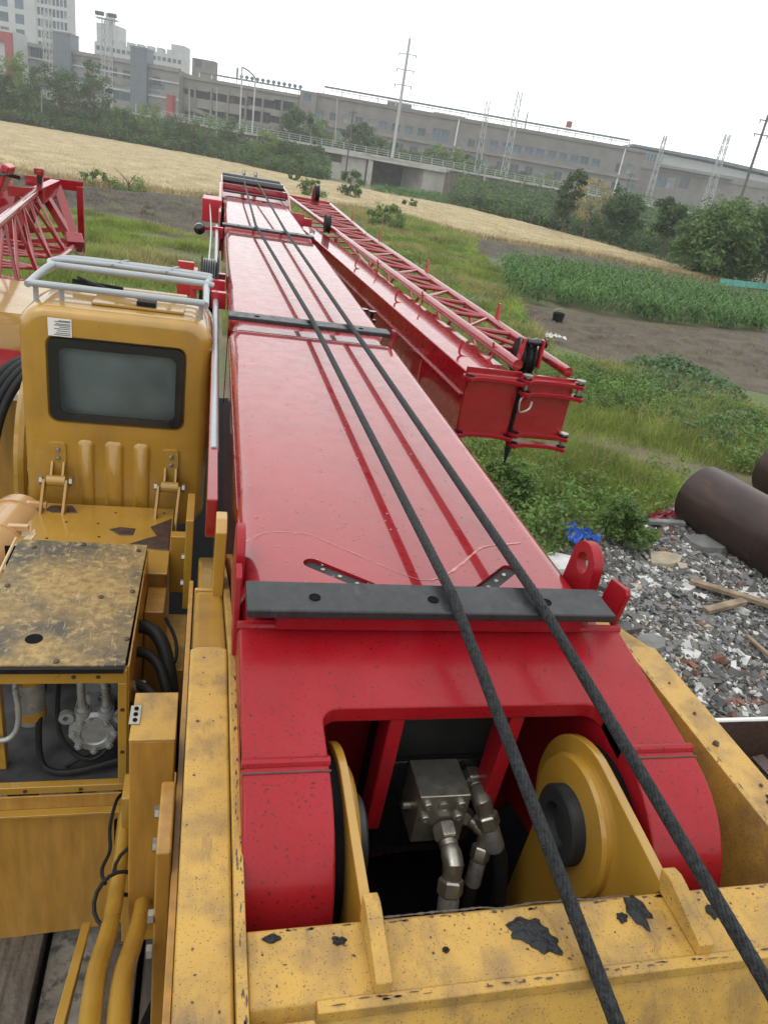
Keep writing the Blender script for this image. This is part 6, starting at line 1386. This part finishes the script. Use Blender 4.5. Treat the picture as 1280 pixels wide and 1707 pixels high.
c0, c1 = at(404, 112, 163), at(424, 132, 163); o = at(400, 230, 163).x
MB().tube([(0, 0, 0), (c0.x - o, 0, c0.z)], [.2, .14], 10).build('post', M['paleSteel'], cf); MB().tube([(at(418, 232, 163).x - o, 1, 0), (c1.x - o, 1, c1.z)], [.2, .14], 10).build('post', M['paleSteel'], cf)
MB().tube([(c0.x - o, 0, c0.z), (c0.x - o + 1.0, .4, c0.z - .3), (c1.x - o - .3, .8, c1.z + .6), (c1.x - o, 1, c1.z)], .13, 8).build('curved_arm', M['bslate'], cf)
MB().bar((c0.x - o - .9, 0, c0.z - .2), (c0.x - o - .9, 0, c0.z - 2.2), .3, .3).build('weight', M['bframe'], cf)
def wire(pts, label, r=.011):
    P = [W(*at(*p[:2], p[2])[:2], at(*p[:2], p[2]).z) for p in pts]; L_ = []
    for a, b in zip(P, P[1:]):
        for k in range(16): t = k / 16; L_.append(a.lerp(b, t) - Vector((0, 0, 4 * t * (1 - t) * (b - a).length * .012)))
    L_.append(P[-1]); root = MB().tube(L_, r, 5).build('power_line', M['bframe'], None, label=label, cat='power line', group='overhead power lines'); return root
wire([(-60, -30, 170), (670, 100, 172), (1276, 205, 150)], 'power line running from top left to the right edge, upper one')
wire([(-60, -10, 170), (668, 120, 172), (1272, 222, 150)], 'power line slung just under the uppermost one')
wire([(80, 60, 178), (400, 150, 165), (560, 190, 172), (795, 235, 190), (1090, 290, 215)], 'contact wire slung low along the railway masts')
# ---- vegetation along the railway
tree('broadleaf_tree', 45, 190, 148, 11.0, 10.5, 'pale green tree at far left below the portal', m='leaf2', nclump=44, per=90, ls=.2)
tree('broadleaf_tree', 105, 200, 149, 10.0, 12, 'wide dark tree left of the floodlight mast foot', m='leafdark', nclump=50, per=90, ls=.2)
tree('broadleaf_tree', 158, 205, 150, 12.6, 8.6, 'tallest dark tree at left, in front of the floodlight mast', m='leafdark', nclump=54, per=95, ls=.2)
tree('broadleaf_tree', 205, 215, 148, 6.4, 9.0, 'mid green tree right of the tall dark one', m='leaf', nclump=36, per=90, ls=.18)
tree('broadleaf_tree', 8, 195, 147, 8.0, 10, 'dark tree cut by the left picture edge', m='leafdark', nclump=40, per=90, ls=.2)
tree('broadleaf_tree', 492, 230, 170, 12.4, 10.5, 'dark round tree behind the railing, left of the mall windows', m='leafdark', nclump=54, per=90, ls=.28)
tree('broadleaf_tree', 538, 240, 172, 10.8, 9.0, 'pale green tree behind the railing beside the dark round one', m='leaf2', nclump=48, per=90, ls=.26)
tree('broadleaf_tree', 598, 250, 177, 11.0, 9.0, 'dark tree behind the bridge pole', m='leafdark', nclump=48, per=90, ls=.26)
tree('broadleaf_tree', 640, 262, 180, 9.4, 9.0, 'green tree at the foot of the tall steel pole', m='leaf', nclump=40, per=90, ls=.26)
tree('broadleaf_tree', 690, 270, 184, 7.4, 9.0, 'low green tree just right of the steel pole', m='leafdark', nclump=40, per=90, ls=.26)
tree('broadleaf_tree', 745, 275, 190, 10.4, 11, 'pale green tree behind the right end of the railing', m='leaf2', nclump=48, per=90, ls=.28)
tree('broadleaf_tree', 785, 285, 194, 9.0, 9.0, 'pale tree left of the slim masts', m='leaf2', nclump=40, per=90, ls=.28)
for x, y, D, h, w, lb, m in ((858, 300, 200, 8, 9, 'dark tree at the foot of the slim masts', 'leafdark'), (905, 305, 205, 8.5, 9, 'yellowish tree under the mall windows', 'leaf2'), (955, 315, 210, 6.5, 8, 'green tree above the left of the trio', 'leaf'),
                          (1000, 325, 212, 7.5, 10, 'pale tree above the middle of the trio', 'leaf2'), (1065, 340, 214, 7.2, 10, 'tree before the glazed hall entrance', 'leaf'), (1130, 350, 216, 7.0, 12, 'low trees before the hall wall', 'leafdark'), (1160, 352, 216, 7.0, 10, 'dull green tree behind the largest tree', 'leaf')):
    tree('broadleaf_tree', x, y, D, h, w, lb, m=m, nclump=40, per=80, ls=.28)
# hedge of shrubs on the slope: countless, one mass per stretch
def hedge(name, px, n, label, h0, h1, m, dens=.0, ls=.16, rr=(.5, 1.1)):
    xy = scatter(px, n); z = rng.uniform(h0, h1, len(xy)); cc = np.concatenate([xy, z[:, None]], 1)
    mesh_np(name, leafcloud(cc, rng.uniform(*rr, len(cc)), 46, ls, .8), 4, M[m], 'stuff', label, 'shrubs')
def hedge_bd(name, bd, n, label, h0, h1, m, ls=.2, rr=(.6, 1.4)):
    """shrubs along a belt given as (across, near distance, far distance) stations"""
    bd = np.array(bd, float); t = rng.uniform(bd[0, 0], bd[-1, 0], n); lo = np.interp(t, bd[:, 0], bd[:, 1]); hi_ = np.interp(t, bd[:, 0], bd[:, 2]); u = rng.random(n)
    D_ = lo + (hi_ - lo) * u; B_ = t * D_ / 150.0
    p = np.stack([B_ * BV.x + D_ * AV.x, B_ * BV.y + D_ * AV.y, h0 + (h1 - h0) * rng.random(n) * (.35 + .65 * u)], 1)
    mesh_np(name, leafcloud(p, rng.uniform(*rr, n), 46, ls, .8), 4, M[m], 'stuff', label, 'shrubs')
ST = [(-110, 138, 158), (-66, 144, 159), (-46, 143, 158), (-32, 124, 157), (-22, 125, 150)]
hedge_bd('shrub_belt', ST, 2600, 'belt of dark shrubs between the wheat and the railway wall', .3, 4.6, 'leafdark', ls=.22)
hedge_bd('shrub_belt', ST, 1500, 'lighter shrubs mixed into the dark belt below the railway', .3, 4.4, 'leaf', ls=.22)
hedge('shrub_belt', [(200, 236), (330, 258), (450, 285), (540, 303), (540, 298), (450, 279), (330, 252), (210, 232)], 380, 'pale green weeds at the foot of the shrub belt', .2, 1.0, 'leaf2', rr=(.3, .7), ls=.14)
hedge('shrub_belt', [(745, 342), (900, 378), (1060, 425), (1200, 466), (1260, 474), (1210, 440), (1060, 400), (900, 362), (760, 332)], 1000, 'dark undergrowth beyond the wheat below the right-hand trees', .2, 1.6, 'leafdark', rr=(.4, .9))
hedge('reed_bank', [(620, 322), (700, 333), (800, 356), (900, 380), (900, 372), (800, 345), (700, 325), (625, 316)], 420, 'bright green crops before the underpass', .2, 1.0, 'corn', rr=(.3, .7), ls=.12)
hedge('shrub_belt', [(755, 328), (900, 356), (1000, 373), (1080, 396), (1180, 425), (1180, 412), (1080, 386), (1000, 363), (900, 345), (765, 320)], 2000, 'shrubs on the slope right of the bridge', .5, 4.6, 'leaf', rr=(.7, 1.6), ls=.2)
TX = [(262, 232, 148, 7.0, 8.0, 'round shrub below the parking ramp, left one', 'leaf2'), (300, 240, 148, 7.6, 7.5, 'dark bushy tree below the parking ramp', 'leafdark'), (345, 248, 147, 6.2, 8.5, 'mid green bushy tree left of the catenary frame', 'leaf'), (385, 255, 146, 6.8, 6.5, 'bushy tree at the catenary frame foot', 'leafdark'), (440, 268, 138, 6.6, 7.5, 'bushy tree right of the catenary frame', 'leaf2'), (470, 276, 136, 5.6, 7.0, 'low dark bushy tree left of the bridge wing', 'leafdark'), (525, 283, 146, 6.2, 4.4, 'dark tree against the left bridge wing', 'leafdark')]
for x, y, D, h, w, lb, m in TX: tree('broadleaf_tree', x, y, D, h, w, lb, m=m, nclump=36, per=80, ls=.18, low=.0)
ST2 = [(3, 116, 156), (14, 104, 164), (25, 96, 172), (40, 84, 182), (62, 72, 190)]
hedge_bd('shrub_belt', ST2, 2600, 'green bank of shrubs between the right-hand trees and the railway', .3, 4.8, 'leafdark', ls=.22)
hedge_bd('shrub_belt', ST2, 1400, 'paler shrubs mixed into the right-hand bank', .3, 4.6, 'leaf', ls=.22)
hedge_bd('tree_line', [(-48, 176, 190), (-20, 176, 192), (10, 186, 205), (62, 212, 232)], 1500, 'line of young trees hiding the foot of the mall', 3.5, 8.0, 'leaf', ls=.3, rr=(.9, 2.0))
hedge_bd('tree_line', [(-48, 176, 190), (-20, 176, 192), (10, 186, 205), (62, 212, 232)], 900, 'darker young trees in the line before the mall', 3.0, 7.4, 'leafdark', ls=.3, rr=(.9, 2.0))
# ---- air between here and the buildings
hv = bpy.data.materials.new('hazy_air'); hv.use_nodes = True; t = hv.node_tree; t.nodes.remove(t.nodes['Principled BSDF'])
pv = t.nodes.new('ShaderNodeVolumePrincipled'); pv.inputs['Density'].default_value = 0.0006; pv.inputs['Color'].default_value = (.92, .96, 1, 1); pv.inputs['Anisotropy'].default_value = .3
t.links.new(pv.outputs[0], t.nodes['Material Output'].inputs['Volume'])
MB().box(-590, 590, -590, 590, -1.2, 70).build('haze', hv, None, smooth=0, kind='stuff')
